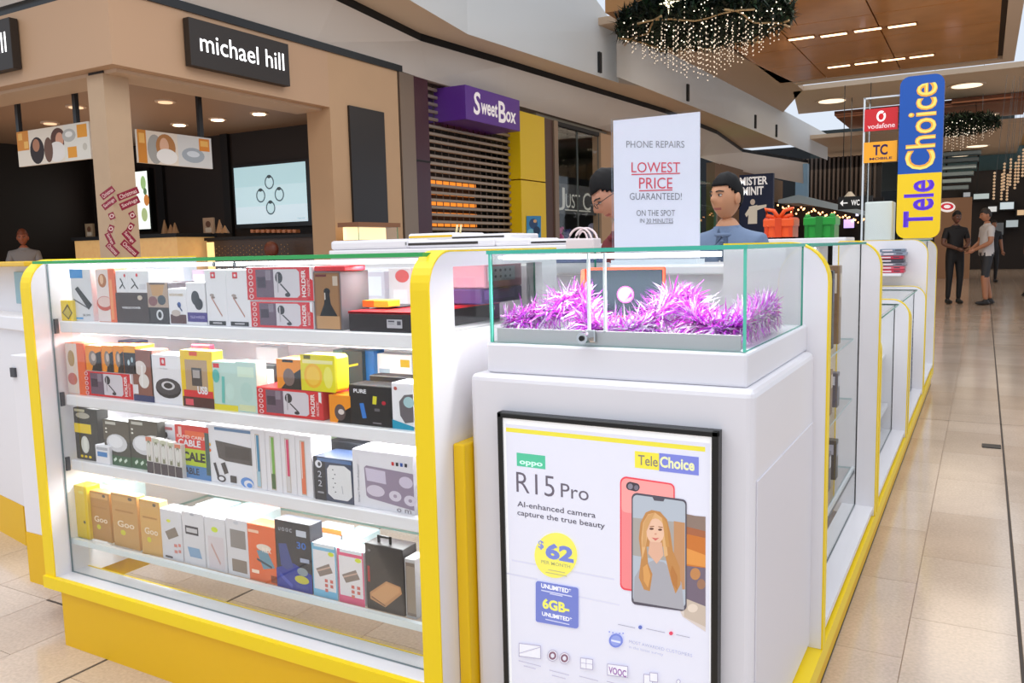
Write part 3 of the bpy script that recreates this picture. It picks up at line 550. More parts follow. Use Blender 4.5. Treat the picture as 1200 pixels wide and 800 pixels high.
# ================================================================== KIOSK
def profile(a0, a1, z0, z1, r, n=8):
    """outline with a rounded upper corner at a0 (the outer end)"""
    s = 1 if a1 > a0 else -1; pts = [(a1, z0), (a0, z0)]
    for i in range(n+1):
        t_ = i/n*math.pi/2; pts.append((a0+s*r*(1-math.cos(t_)), z1-r+r*math.sin(t_)))
    return pts + [(a1, z1)]
def curved_panel(ax, p0, p1, a0, a1, z0, z1, r, parent, hole=None, back=False, name='side_panel'):
    bm = bmesh.new(); pr = profile(a0, a1, z0, z1, r); s = 1 if a1 > a0 else -1
    if not hole: prism(bm, pr, ax, p0, p1)
    else:
        h0, h1, hz0, hz1 = hole
        prism(bm, profile(a0, h0, z0, z1, r), ax, p0, p1)
        for q in (((h0, z0), (h0, hz0), (h1, hz0), (h1, z0)), ((h0, hz1), (h0, z1), (h1, z1), (h1, hz1)), ((h1, z0), (h1, z1), (a1, z1), (a1, z0))): prism(bm, q, ax, p0, p1)
    o = link(name, bm, WHITE, parent)
    path = pr[1:]; e = .004; bm = bmesh.new(); prev = None
    def PT(p, t): l = list(p); l.insert('xyz'.index(ax), t); return bm.verts.new(l)
    outer = []
    for i, p in enumerate(path):
        q0 = V(path[max(0, i-1)]); q1 = V(path[min(len(path)-1, i+1)]); d = (q1-q0).normalized(); nn = V((-d.y, d.x)) if s > 0 else V((d.y, -d.x)); outer.append(V(p)+nn*e)
    for i in range(len(path)-1):
        poly = [path[i], path[i+1], tuple(outer[i+1]), tuple(outer[i])]; prism(bm, poly, ax, p0-.0008, p1+.0008)
    if back: prism(bm, [(a1, z0), (a1, z1), (a1+s*e, z1), (a1+s*e, z0)], ax, p0-.0008, p1+.0008)
    put(link('edge_trim', bm, YEL), parent) if False else link('edge_trim', bm, YEL, o if parent is None else o)
    return o
ZT = 1.247; SH = ((1.018, 1.055), (.782, .817), (.568, .603)); ZB4 = .325
K = thing('display_cabinet', (-1.85, 1.6, 0), 'long glass fronted white and yellow display cabinet full of phone accessories', 'display cabinet')
curved_panel('x', -2.635, -2.585, 1.515, 2.15, .20, ZT, .085, K)
curved_panel('x', -1.12, -1.07, 1.515, 2.15, .20, ZT, .085, K, hole=(1.612, 2.06, 1.058, 1.212))
pane('side_window', -1.098, -1.092, 1.612, 2.06, 1.058, 1.212, K)
box('base_trim', -2.638, -1.068, 1.503, 1.52, .187, .226, YEL, K); box('kick_board', -2.563, -1.07, 1.515, 1.54, 0, .19, YEL_SHADE, K)

box('ledge', -2.585, -1.12, 1.52, 1.625, .205, .225, WHITE, K); box('ledge_edge', -2.585, -1.12, 1.625, 1.63, .2, .226, YEL, K)
box('groove', -2.585, -1.12, 1.569, 1.575, .225, .2258, M('#6a6a70', .5), K)
box('back_panel', -2.585, -1.12, 2.14, 2.155, .36, 1.2, WHITEM, K); box('rear_rail', -2.585, -1.12, 2.12, 2.15, .2, .225, YEL, K)
for i, (z0, z1) in enumerate(SH):
    o = box('shelf', -2.56, -1.125, 1.582, 2.13, z0, z1, WHITE, K, .003, 1); 
    for sx in (-2.585, -1.128): box('shelf_bracket', sx, sx+.008, 1.578, 1.59, z0-.004, z1+.006, M('#5a5a60', .4, .6), o)
    b2 = box('light_strip', -2.5, -1.17, 1.615, 1.63, z0-.006, z0-.001, LED, o)
pane('glass_shelf', -2.58, -1.125, 1.59, 2.13, ZB4, ZB4+.008, K, M('#9fc4c0', .3)); box('shelf_front_rail', -2.583, -1.12, 1.576, 1.59, ZB4-.006, ZB4+.012, M('#dfe6e8', .3), K)
pane('front_glass', -2.582, -1.122, 1.568, 1.574, .226, 1.236, K, M('#7a8a90', .3))
pane('glass_top', -2.60, -1.10, 1.535, 2.15, ZT-.010, ZT-.001, K, EDGEG)
box('top_light', -2.55, -1.16, 1.60, 1.625, 1.222, 1.232, LED, K)
for z, w in ((1.215, 5.5), (1.010, 5), (.775, 5), (.562, 5.5)):
    area('cabinet_strip_light', (-1.85, 1.66, z), 1.35, .03, w, (.96, .98, 1))
# corner cabinet with the poster
CXL, CXR, CY, CYB = -1.035, -.378, 1.612, 2.27
Q = thing('corner_cabinet', ((CXL+CXR)/2, (CY+CYB)/2, 0), 'white rounded corner cabinet carrying the lit phone poster and glass case', 'cabinet')
box('body', CXL, CXR, CY, CYB, .15, .965, M('#e9e6ea', .32, coat=.1), Q, .016, 3)
box('side_door', CXR, CXR+.003, CY+.02, CYB-.02, .17, .78, M('#e2dfe5', .35), Q, .001, 1)
box('plinth', CXL+.035, CXR-.02, CY+.025, CYB, .965, 1.035, M('#e9e7ec', .3), Q, .006, 2)
GX0, GX1, GY0, GY1 = -.99, -.404, CY+.03, CYB-.03
# yellow base block
tag(box('yellow_base_block', -1.068, -1.037, 1.585, 2.2, 0, .80, M('#f6c800', .4), None, .004), 'tall yellow box filling the gap between the display cabinet and the poster cabinet', 'base block')
# glass case
G = thing('glass_case', ((GX0+GX1)/2, (GY0+GY1)/2, 1.035), 'lockable glass case with purple tinsel on top of the poster cabinet', 'glass case')
ZC = 1.036
pane('front_glass', GX0, GX1, GY0, GY0+.005, ZC, ZT-.008, G); pane('side_glass', GX0, GX0+.005, GY0+.006, GY1, ZC, ZT-.008, G); pane('side_glass', GX1-.005, GX1, GY0+.006, GY1, ZC, ZT-.008, G)
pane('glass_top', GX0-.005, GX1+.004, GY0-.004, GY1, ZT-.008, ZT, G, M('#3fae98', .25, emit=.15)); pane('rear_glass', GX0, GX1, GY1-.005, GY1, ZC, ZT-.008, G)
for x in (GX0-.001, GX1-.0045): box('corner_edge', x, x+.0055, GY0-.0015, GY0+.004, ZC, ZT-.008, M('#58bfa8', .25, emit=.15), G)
box('door_rail', GX0+.012, GX1-.012, GY0+.008, GY0+.02, ZC, ZC+.032, ALU, G)
a = at(698, 350, 'y', GY0+.012)
for px in (690, 709): a = at(px, 350, 'y', GY0+.012); box('sliding_glass_edge', a.x-.0025, a.x+.0025, GY0+.008, GY0+.016, ZC+.03, ZT-.01, M('#e8eef0', .2), G)
box('case_light', GX0+.02, GX1-.06, GY0+.03, GY0+.045, ZT-.022, ZT-.012, LED, G); area('case_strip_light', ((GX0+GX1)/2, GY0+.06, ZT-.03), .5, .03, 3.2)
a = at(685, 395, 'y', GY0-.004); bm = bmesh.new()
bmesh.ops.create_cone(bm, cap_ends=True, segments=20, radius1=.0125, radius2=.0125, depth=.03, matrix=Matrix.Translation((a.x+.004, GY0-.012, a.z)) @ Matrix.Rotation(math.pi/2, 4, 'X'))
lk = link('lock', bm, CHROME, G, False); bm = bmesh.new(); bmesh.ops.create_cone(bm, cap_ends=True, segments=16, radius1=.006, radius2=.006, depth=.004, matrix=Matrix.Translation((a.x+.004, GY0-.028, a.z)) @ Matrix.Rotation(math.pi/2, 4, 'X')); link('keyhole', bm, BLACK, lk)
box('lock_body', a.x-.002, a.x+.024, GY0-.002, GY0+.006, a.z-.012, a.z+.016, CHROME, lk, .003)
# tinsel
def tinsel(name, path, rad, n, lab):
    bm = bmesh.new(); rnd = random.Random(11); segs = list(zip(path, path[1:])); Ls = [(V(b_)-V(a_)).length for a_, b_ in segs]; tot = sum(Ls)
    for i in range(n):
        q = rnd.uniform(0, tot); k = 0
        while q > Ls[k] and k < len(Ls)-1: q -= Ls[k]; k += 1
        p = V(segs[k][0]).lerp(V(segs[k][1]), q/Ls[k]); d = V((rnd.gauss(0, 1), rnd.gauss(0, 1), rnd.gauss(0, 1))).normalized()*rad*rnd.uniform(.7, 1.15)
        s = d.cross(V((rnd.random(), rnd.random(), rnd.random()))).normalized()*.0017; e = p+d; bend = V((0, 0, -.25*rad*rnd.random()))
        lim = lambda w: V((min(max(w.x, GX0+.012), GX1-.01), min(max(w.y, GY0+.024), GY1-.01), max(w.z, ZC+.004)))
        mid = p+d*.55; v_ = [bm.verts.new(lim(w)) for w in (p-s, p+s, mid+s, mid-s)]; f = bm.faces.new(v_); mi = 0 if rnd.random() < .35 else rnd.choice((1, 1, 1, 2)); f.material_index = mi
        f = bm.faces.new((v_[3], v_[2], bm.verts.new(lim(e+bend)))); f.material_index = mi
    o = tag(link(name, bm, [M('#d858e8', .25, .35), M('#f0eaf6', .18, .6), M('#c22ab4', .3, .35)]), lab, 'tinsel'); o['kind'] = 'stuff'; return o
tinsel('tinsel_garland', [(-.975, 1.68, 1.07), (-.94, 1.72, 1.085), (-.90, 1.74, 1.09), (-.86, 1.78, 1.125), (-.82, 1.80, 1.13), (-.78, 1.72, 1.07), (-.72, 1.69, 1.062), (-.66, 1.69, 1.065), (-.62, 1.72, 1.09), (-.60, 1.78, 1.13), (-.56, 1.78, 1.125), (-.53, 1.72, 1.085), (-.48, 1.70, 1.075), (-.43, 1.74, 1.08), (-.43, 1.86, 1.09), (-.44, 2.0, 1.085), (-.5, 2.1, 1.08)], 0.068, 5200, 'shiny purple and silver tinsel heaped inside the glass case')
# tablet in the case
TB = thing('tablet', (-.74, 1.80, 1.05), 'dark grey tablet in an orange red cover leaning inside the tinsel case', 'tablet')
a, c, z1, z0 = rpx(687, 313, 779, 362, 'y', 1.80)
bm = bmesh.new(); B(bm, a.x, c.x, 1.80, 1.812, z0-.02, z1, 0, .004); link('cover', bm, M('#e0502c', .4), TB)
bm = bmesh.new(); B(bm, a.x+.005, c.x-.005, 1.797, 1.80, z0-.015, z1-.006, 0, .001, 1); link('back_shell', bm, M('#2c363d', .65, spec=.2), TB)
bm = bmesh.new(); prism(bm, [(a.x-.012, z0-.02), (a.x+.001, z0-.02), (a.x+.001, z1-.003), (a.x-.008, z1-.006)], 'y', 1.79, 1.803); link('folded_flap', bm, M('#e8583a', .4), TB)
p = Print(pxm('y', 1.7965), (0, -1, 0)); p.e(733, 345, 10, 10, '#c84898').e(733, 345, 9, 9, '#d878b8').poly([(726, 349), (732, 338), (736, 343), (731, 352)], '#f0d0e8').poly([(735, 350), (740, 342), (741, 347)], '#a02878'); p.out(TB, 'round_window')
# ---- lit poster box
PY = CY-.022
a = at(583, 484, 'y', PY); b_ = at(842.5, 502, 'y', PY); PX0, PX1, PZ1, PZ0 = a.x, b_.x, at(600, 484, 'y', PY).z, .19
L = thing('poster_lightbox', ((PX0+PX1)/2, PY, PZ0), 'black framed backlit phone advertisement on the front of the corner cabinet', 'lightbox')
fw = .012
bm = bmesh.new(); B(bm, PX0, PX1, PY+.004, CY, PZ0, PZ1)
link('housing', bm, BLACK, L)
bm = bmesh.new()
for q in ((PX0, PX0+fw, PZ0, PZ1), (PX1-fw-.002, PX1, PZ0, PZ1), (PX0, PX1, PZ1-fw, PZ1), (PX0, PX1, PZ0, PZ0+fw)): B(bm, q[0], q[1], PY-.004, PY+.005, q[2], q[3], 0, .002, 1)
link('frame', bm, M('#0c0e0e', .3), L)
p = Print(pxm('y', PY+.003), (0, -1, 0), emit=.26, rough=.35); p.n = V((0, -1, 0))
WH = '#ffffff'; PA = '#e3e3ef'
def ptext(p, s, xl, yb, xr, h, col, bold=0):
    """text with its baseline's left end at pixel xl,yb and its right end at xr, capital height h pixels"""
    A = at(xl, yb, 'y', PY+.003); Rr = at(xr, yb+(xr-xl)*.09, 'y', PY+.003); cap = A.z*0+abs(at(xl, yb-h, 'y', PY+.003).z-A.z)
    vv, ff = textmesh(s, bold); x0 = min(v[0] for v in vv); x1 = max(v[0] for v in vv); off = p.n*((.00025+.00005*p.k)); p.k += 1; i = p.mi(col)
    out = [p.bm.verts.new(V((A.x+(x-x0)/(x1-x0)*(Rr.x-A.x), PY+.003, A.z+y/CAP*cap))+off) for x, y in vv]
    for f in ff:
        try: p.bm.faces.new([out[j] for j in f]).material_index = i
        except ValueError: pass
def prect(p, xl, yt, xr, h, col):
    A = at(xl, yt, 'y', PY+.003); D = at(xl, yt+h, 'y', PY+.003); Rr = at(xr, yt+(xr-xl)*.09, 'y', PY+.003); off = p.n*((.00025+.00005*p.k)); p.k += 1
    f = p.bm.faces.new([p.bm.verts.new(V(q)+off) for q in ((A.x, A.y, A.z), (Rr.x, A.y, A.z), (Rr.x, A.y, D.z), (A.x, A.y, D.z))]); f.material_index = p.mi(col)
def wrect(p, x0, x1, z0, z1, col):
    off = p.n*((.00025+.00005*p.k)); p.k += 1; f = p.bm.faces.new([p.bm.verts.new(V(q)+off) for q in ((x0, PY+.003, z1), (x1, PY+.003, z1), (x1, PY+.003, z0), (x0, PY+.003, z0))]); f.material_index = p.mi(col)
wrect(p, PX0+fw, PX1-fw-.002, PZ0+fw, PZ1-fw, WH); wrect(p, PX0+fw+.007, PX1-fw-.006, PZ0+fw+.006, PZ1-fw-.014, PA)
prect(p, 593, 500.5, 826.5, 5, '#ece04a')
for (x0_, y0_, x1_, y1_, cc) in ((600, 655, 720, 657, '#d8d8e4'), (640, 690, 726, 692, '#dadae6'), (592, 670, 630, 671, '#d6d6e2')): prect(p, x0_, y0_, x1_, 2, cc)
prect(p, 605.5, 530, 639, 15.5, '#58c49c'); ptext(p, 'oppo', 609, 543, 636, 6, '#d8fff0', .03)
ptext(p, 'R15', 605.5, 576, 650, 25, '#6b6570', -.006); ptext(p, 'Pro', 657.5, 582, 690, 17, '#6b6570', 0)
ptext(p, 'AI-enhanced camera', 606.5, 592.8, 698, 6.4, '#56525e', .008); ptext(p, 'capture the true beauty', 606.5, 602.8, 709, 6.2, '#56525e', .008)
prect(p, 744, 528, 772.5, 19.5, '#f2e44e'); prect(p, 772.5, 530.5, 819, 21, '#8088d8'); ptext(p, 'Tele', 748, 544, 771, 12, '#8a8478', .01); ptext(p, 'Choice', 773.5, 546.5, 814, 12.5, '#f0f0b8', .03)
# landscape photo, phones
p.poly([(786, 601), (827, 606), (827, 740), (800, 722), (786, 690)], '#d8ccc4').poly([(786, 602), (800, 601), (815, 604), (827, 605), (827, 640), (786, 640)], '#8f7b70').poly([(786, 612), (827, 622), (827, 650), (786, 640)], '#a8694a').poly([(790, 622), (827, 630), (827, 668), (800, 664)], '#c8783c').poly([(800, 640), (827, 650), (827, 664), (802, 660)], '#e09850').poly([(800, 662), (827, 665), (827, 720), (800, 712)], '#776a78').e(815, 672, 6, 7, '#c08858').e(822, 684, 5, 6, '#a07860').poly([(802, 700), (827, 710), (827, 734), (802, 722)], '#c8b8a8').e(812, 712, 6, 5, '#e0d0c0')
def rr(l, t_, r, b_, sl, rad):
    pts = []
    for (cx, cy0, a0) in ((r-rad, t_+rad+sl*(r-rad-l), -90), (r-rad, b_-rad+sl*(r-rad-l), 0), (l+rad, b_-rad, 90), (l+rad, t_+rad, 180)):
        for j in range(5): aa = math.radians(a0+j*22.5); pts.append((cx+rad*math.cos(aa), cy0+rad*math.sin(aa)))
    return pts
p.poly(rr(727, 558, 791, 691, .13, 7), '#e8505c').poly(rr(728.5, 560, 789.5, 689, .13, 6), '#ef8a8c').poly(rr(728.5, 560, 789.5, 600, .13, 6), '#f6a4a0').poly(rr(734, 564, 750, 574, .13, 5), '#4a444c').e(739, 569.5, 3, 3.4, '#8a8490').e(746, 571, 2.6, 3, '#7a7480')
p.poly(rr(740.5, 577, 805, 708, .125, 6), '#5a5660').poly(rr(742, 579.5, 803.5, 704, .125, 5), '#b4bcc6').poly([(742, 606), (803, 612), (803, 660), (742, 650)], '#aaa49e').poly([(790, 610), (803, 612), (803, 690), (790, 690)], '#c09068').poly([(764, 580), (780, 582), (778, 587), (767, 586)], '#5a5660')
p.poly([(743, 700), (744, 676), (752, 662), (766, 656), (778, 658), (790, 668), (799, 682), (802, 711), (802, 714), (743, 704)], '#a9a8ae')      # jumper
p.poly([(757, 600), (764, 597), (774, 599), (782, 608), (786, 624), (789, 645), (797, 664), (798, 684), (792, 695), (787, 680), (782, 660), (778, 640), (758, 640), (760, 660), (765, 672), (762, 692), (755, 690), (749, 676), (752, 652), (749, 630), (751, 612)], '#c08a54')
p.poly([(760, 602), (768, 600), (776, 606), (780, 622), (783, 650), (779, 652), (776, 626), (762, 612), (757, 640), (753, 655), (752, 630), (754, 612)], '#dcb07c')
p.e(768.5, 622, 10.5, 15, '#e8bfa4').poly([(762, 634), (776, 635), (778, 650), (770, 660), (760, 648)], '#deb096').e(764, 619, 2.6, 1.3, '#6a4a3c').e(774, 620, 2.4, 1.3, '#6a4a3c').poly([(762, 616), (767, 615.5), (767, 616.6), (762, 617)], '#9a6a48').poly([(772, 616), (777, 617), (777, 618), (772, 617)], '#9a6a48').poly([(764, 629), (768.5, 630), (773, 629.5), (768.5, 633)], '#d07068').e(768.8, 625, 1.4, 1, '#d09a80')
p.poly([(755, 612), (760, 603), (768, 600), (763, 610), (758, 622), (757, 640), (753, 640)], '#d0a06a').poly([(776, 604), (782, 612), (785, 640), (781, 640), (778, 618)], '#c89458').poly([(759, 660), (763, 674), (760, 688), (755, 680), (754, 664)], '#d8a060').poly([(788, 662), (794, 674), (794, 690), (789, 684), (786, 670)], '#b87c48')
p.e(652, 650, 25, 26.5, '#f4ec6a', 32); ptext(p, '$', 631.5, 641, 638, 9, '#8894d8', .03); ptext(p, '62', 640, 652, 673, 16.5, '#7c8ad4', .05); ptext(p, 'PER MONTH', 635, 659, 669, 4, '#b8b878', .02); prect(p, 643, 666, 663, 1.2, '#c4c080'); prect(p, 640, 669, 665, 1.2, '#c4c080')
p.poly(rr(628.5, 680, 678.5, 728, .16, 3), '#7884cc'); ptext(p, 'UNLIMITED*', 635, 687.5, 670, 5, WH, .03); prect(p, 635, 690, 671, 1.4, '#d0d4f0'); prect(p, 645, 694, 660, 1.2, '#d0d4f0'); ptext(p, '6GB-', 636.5, 711, 668, 11, '#f4f070', .04); ptext(p, 'UNLIMITED*', 636, 720, 671, 4.5, WH, .03); prect(p, 640, 724, 668, 1.2, '#d0d4f0')
for x_, y_, r_, cc in ((751, 734, 2.3, '#6878c0'), (787, 741, 2.3, '#e05068')): p.e(x_, y_, r_, r_, cc)
for x0_, x1_, y_ in ((725, 745, 730), (758, 780, 735), (793, 809, 742)): prect(p, x0_, y_, x1_, 1, '#b0b0bc')
p.e(722.5, 749.5, 8.2, 8.2, '#7d8cd8').e(722.5, 749.5, 6, 6, '#97a4e2'); prect(p, 717, 748, 728, 2.2, '#dfe4ff')
for k in range(5): p.e(715+k*4, 740.5+abs(k-2)*-.6+k*.4, 1, 1, '#9aa4dc')
ptext(p, 'MOST AWARDED CUSTOMERS', 738, 752, 812, 3.6, '#b0b4cc'); ptext(p, 'in the latest survey', 738, 758, 778, 3.2, '#b8bccc')
for (x_, y_) in ((648.5, 767), (662.5, 770)):
    p.e(x_, y_, 6.3, 6.8, '#b0a8b8').e(x_, y_, 5.6, 6, PA).e(x_, y_, 4.4, 4.8, '#8a6878').e(x_, y_, 2.2, 2.6, PA)
for (l, t_, r, b_) in ((609, 752, 635, 768), (681, 769, 696, 782), (712.5, 776, 737, 790), (755, 788, 766, 800), (762, 786, 772, 797)):
    p.poly([(l, t_), (r, t_+(r-l)*.12), (r, b_+(r-l)*.12), (l, b_)], '#b4b0c4').poly([(l+.9, t_+1), (r-.9, t_+(r-l)*.12+1), (r-.9, b_+(r-l)*.12-1), (l+.9, b_-1)], '#eeeef6')
p.l(610, 764, 634, 757, 1, '#c0bccc'); p.l(681, 775, 696, 777, .8, '#c0bccc'); p.l(688, 770, 688, 783, .8, '#c0bccc'); ptext(p, 'VOOC', 714.5, 787, 735, 8, '#9a6aa8', .02)
for x0_, x1_, y_ in ((609, 635, 772), (615, 629, 778), (645, 668, 783), (648, 664, 789), (680, 702, 790), (712, 738, 796)): prect(p, x0_, y_, x1_, 1.2, '#c4c2d0')
p.e(796, 797, 2.5, 3, '#b4b0c4').e(796, 797, 1.6, 2, '#eeeef6')
p.out(L, 'poster')
# ---- right hand side of the kiosk
XR = -.348
R_ = thing('side_display_cabinet', (-.42, 2.9, 0), 'tall glass display bay along the walkway right of the poster cabinet', 'display cabinet')
curved_panel('y', 2.27, 2.31, XR, -.62, .15, ZT, .10, R_); curved_panel('y', 3.52, 3.57, XR, -.50, .15, ZT, .10, R_, back=True)
pane('side_glass', -.423, -.418, 2.31, 3.52, .19, ZT-.01, R_, M('#6a7478', .3)); pane('glass_top', -.62, -.40, 2.31, 3.52, ZT-.01, ZT-.002, R_, EDGE)
box('ledge', -.47, XR-.004, 2.31, 3.52, .17, .188, WHITE, R_); box('glass_rail', -.435, -.427, 2.31, 3.52, .33, .345, M('#dfe4e8', .3), R_); box('groove', -.43, -.426, 2.31, 3.52, .318, .33, M('#55585c', .4), R_)
for z in (.34, .62, .86): pane('glass_shelf', -.60, -.437, 2.33, 3.50, z, z+.007, R_, M('#b8ccd0', .3))
box('light_strip', -.60, -.585, 2.35, 3.5, ZT-.03, ZT-.02, LED, R_)
for (na, y0, y1, lab) in (('low_display_cabinet', 3.575, 5.08, 'low white display bay behind the first tall bay on the walkway side'), ('low_display_cabinet', 5.14, 6.55, 'second low white display bay further along the walkway side')):
    t = thing(na, (-.42, y0, 0), lab, 'display cabinet')
    zt = .90
    curved_panel('y', y0, y0+.04, XR+.002, -.75, .15, zt, .09, t); curved_panel('y', y1-.04, y1, XR, -.75, .15, zt+.02, .09, t)
    pane('side_glass', -.423, -.418, y0+.04, y1-.04, .19, zt-.01, t, M('#6a7478', .3)); pane('glass_top', -.75, -.40, y0+.04, y1-.04, zt-.01, zt-.002, t, EDGE)
    box('ledge', -.47, XR-.004, y0+.04, y1-.04, .17, .188, WHITE, t); box('back_panel', -.76, -.75, y0+.04, y1-.04, .15, zt-.03, WHITEM, t); box('shelf', -.74, -.44, y0+.05, y1-.05, .32, .34, WHITE, t); box('shelf', -.74, -.46, y0+.05, y1-.05, .60, .615, WHITE, t)
t = thing('side_display_cabinet', (-.42, 7.2, 0), 'far tall display bay under the blue and yellow vertical sign', 'display cabinet')
curved_panel('y', 6.58, 6.63, XR, -.98, .15, ZT, .10, t, hole=(-.56, -.93, 1.05, 1.20)) if False else curved_panel('y', 6.58, 6.63, XR, -.98, .15, ZT, .10, t)
curved_panel('y', 7.90, 7.95, XR, -.98, .15, ZT, .10, t); pane('side_glass', -.423, -.418, 6.63, 7.9, .19, ZT-.01, t, M('#6a7478', .3)); pane('glass_top', -.98, -.40, 6.63, 7.9, ZT-.01, ZT-.002, t, EDGE); box('ledge', -.47, XR-.004, 6.63, 7.9, .17, .188, WHITE, t); box('back_panel', -.98, -.97, 6.63, 7.9, .15, 1.2, WHITEM, t)
t = thing('kiosk_base', (-.37, 4, 0), 'yellow base rail running along the walkway side of the kiosk', 'base rail')
box('kick_board', -.40, -.362, 1.62, 7.95, 0, .10, YEL_SHADE, t); box('base_trim', -.40, XR+.004, 1.62, 7.95, .10, .149, YEL, t); box('kick_board', -1.03, -.40, 1.62, 1.64, 0, .12, YEL_SHADE, t); box('shadow_gap', -.39, -.3605, 1.62, 7.95, 0, .006, BLACK, t)
# phone cases stacked at the far panel
a, c, z1, z0 = rpx(1033, 291, 1062, 319, 'y', 6.55)
H_ = (z1-z0)/7
for k, cc in enumerate(('#c83a50', '#d85868', '#8a8890', '#484650', '#c03048', '#9098a8', '#7a8898')):
    dx = random.uniform(-.01, .01); t = thing('boxed_case', ((a.x+c.x)/2, 6.5, z0+k*H_), ['lowest red pack in the stack on the far low counter', 'pink red pack second from the bottom of the far stack', 'grey pack below the black one in the far stack', 'black pack in the middle of the far stack', 'dark red pack third from the top of the far stack', 'pale grey pack second from the top of the far stack', 'grey pack on top of the far stack'][k], 'pack', 'packs stacked on the far counter')
    box('carton', a.x+dx, c.x+dx, 6.42, 6.56, z0+k*H_, z0+(k+.92)*H_, M(cc, .4), t, .003, 1); Print(fr((a.x+dx, 6.42, z0+(k+.92)*H_), (1, 0, 0), (0, 0, 1), c.x-a.x, H_*.9), (0, -1, 0)).r(.1, .3, .5, .7, '#e8d8dc').r(.6, .25, .85, .6, '#4a4450').out(t)
box('stack_shelf', -1.1, -.5, 6.40, 6.575, z0-.02, z0-.001, WHITE, bpy.data.objects['side_display_cabinet.001'])
# ---- left neighbour units
t = thing('end_post', (-2.76, 1.65, .12), 'narrow white door panel with a lock and yellow foot left of the display cabinet', 'end unit')
box('body', -2.885, -2.64, 1.60, 1.9, .305, .93, WHITE, t, .003); box('yellow_foot', -2.885, -2.64, 1.598, 1.9, .125, .305, YEL_SHADE, t)
a = at(17, 436, 'y', 1.60); box('lock', a.x-.013, a.x+.013, 1.592, 1.6, a.z-.016, a.z+.016, M('#55555a', .4, .6), t)
t = thing('side_counter', (-3.9, 2.06, 0), 'white angled counter with a small display window at the left edge', 'counter'); t.rotation_euler = (0, 0, -.194)
def lbox(name, x0, x1, y0, y1, z0, z1, mat, bev=0): o = box(name, x0, x1, y0, y1, z0, z1, mat, None, bev); o.parent = t; return o
lbox('body', -.6, .50, 0, .5, .18, .96, WHITE, .004); lbox('kick_board', -.58, .28, .0, .45, 0, .18, YEL_SHADE); lbox('countertop', -.62, .52, -.02, .5, .96, 1.02, WHITE, .006)
lbox('upper_back', -.6, .52, .10, .12, 1.02, 1.235, WHITEM); lbox('upper_top', -.6, .54, -.0, .3, 1.225, 1.245, M('#e8b81c', .4), .004)
for k, (x0, x1, z0, z1, cc) in enumerate(((.15, .30, 1.06, 1.2, '#8ab0b8'), (.31, .42, 1.06, 1.12, '#d8e0dc'), (.31, .44, 1.13, 1.2, '#4a4e52'))):
    lbox('display_print', x0, x1, .09, .1, z0, z1, M(cc, .3), .001)
# ---- kiosk interior: bench, rear counters
t = thing('service_bench', (-1.1, 2.75, 0), 'white service bench behind the glass case inside the kiosk', 'bench')
box('body', -1.5, -.66, 2.45, 2.8, 0, 1.16, WHITEM, t); box('worktop', -1.55, -.64, 2.42, 2.82, 1.16, 1.19, WHITE, t, .006)
for k, (l, t_, r, b_, cc, lb) in enumerate(((865, 328, 903, 343, '#d8a048', 'flat ochre and brown pack lying on the bench behind the case'), (878, 300, 893, 328, '#e6e6ea', 'white bottle shaped holder on the bench behind the case'), (650, 299, 705, 308, '#54608c', 'blue grey flat pack on the bench seen over the tinsel'))):
    a, c, z1, z0 = rpx(l, t_, r, b_, 'y', 2.38); tt = thing('bench_item', ((a.x+c.x)/2, 2.39, z0), lb, 'pack'); box('body', a.x, c.x, 2.37, 2.41, z0, z1, M(cc, .4), tt, .004); box('holder', a.x-.01, c.x+.01, 2.37, 2.42, z0-.03, z0, ALU, tt)
def slabunit(l, t_, r, b_, Y, mat, lb, slot=None, cat='equipment lid', name='equipment_lid'):
    a, c, z1, z0 = rpx(l, t_, r, b_, 'y', Y); z0 = max(z0, at(387, 293.5, 'y', 5.0).z+.001); tt = thing(name, ((a.x+c.x)/2, Y+.2, z0), lb, cat)
    box('shell', a.x, c.x, Y, Y+.45, z0, z1, WHITE, tt, min(.02, (z1-z0)*.3), 2)
    if slot: s0, s1, sc = slot; w = c.x-a.x; box('slot', a.x+w*s0, a.x+w*s1, Y-.004, Y+.01, z0+(z1-z0)*.35, z0+(z1-z0)*.65, M(sc, .4), tt)
    return tt
rc = thing('rear_counter', (-3.2, 5.2, 0), 'long white rear counter across the kiosk behind the cabinets', 'counter')
a = at(387, 293.5, 'y', 5.0); c = at(715, 287, 'y', 5.0); box('body', a.x, c.x, 5.0, 5.6, 0, a.z-.06, WHITEM, rc); box('worktop', a.x, c.x, 4.98, 5.62, a.z-.06, a.z, WHITE, rc, .01)
slabunit(387, 281, 477, 293, 5.0, WHITE, 'white rounded lid at the left end of the rear counter', (.98, .99, '#888888'))
slabunit(475, 280, 580, 291, 5.02, WHITE, 'white lid with a long dark slot above the yellow panel top', (.02, .82, '#3a3430'))
slabunit(580, 279, 622, 288, 5.02, WHITE, 'small white lid between the slotted lid and the handbag', None)
slabunit(620, 280, 672, 287, 5.02, WHITE, 'white tray with a black insert beside the white handbag', (.05, .9, '#2a2624'))
slabunit(478, 273, 532, 281, 5.3, WHITE, 'small white tilted lid with a yellow inside on the rear counter', (.03, .96, '#e6bc20'))
slabunit(528, 274, 598, 281, 5.3, WHITE, 'small white lid with a dark inside on the rear counter', (.03, .9, '#3c3832'))
t = thing('paper_straw_pair', at(537, 275, 'y', 5.4), 'two short cream sticks upright on the rear counter', 'sticks')
for px in (534.5, 539): a, b_ = at(px, 275, 'y', 5.4), at(px+1.5, 263, 'y', 5.4); tubeo('stick', [a, b_], .008, M('#e8d8a0'), t, 6)
a = at(435, 281, 'y', 7.4)
t = thing('lit_display_box', (a.x, 7.4, a.z), 'small glowing glass display box below the tall black wall panel', 'display box')
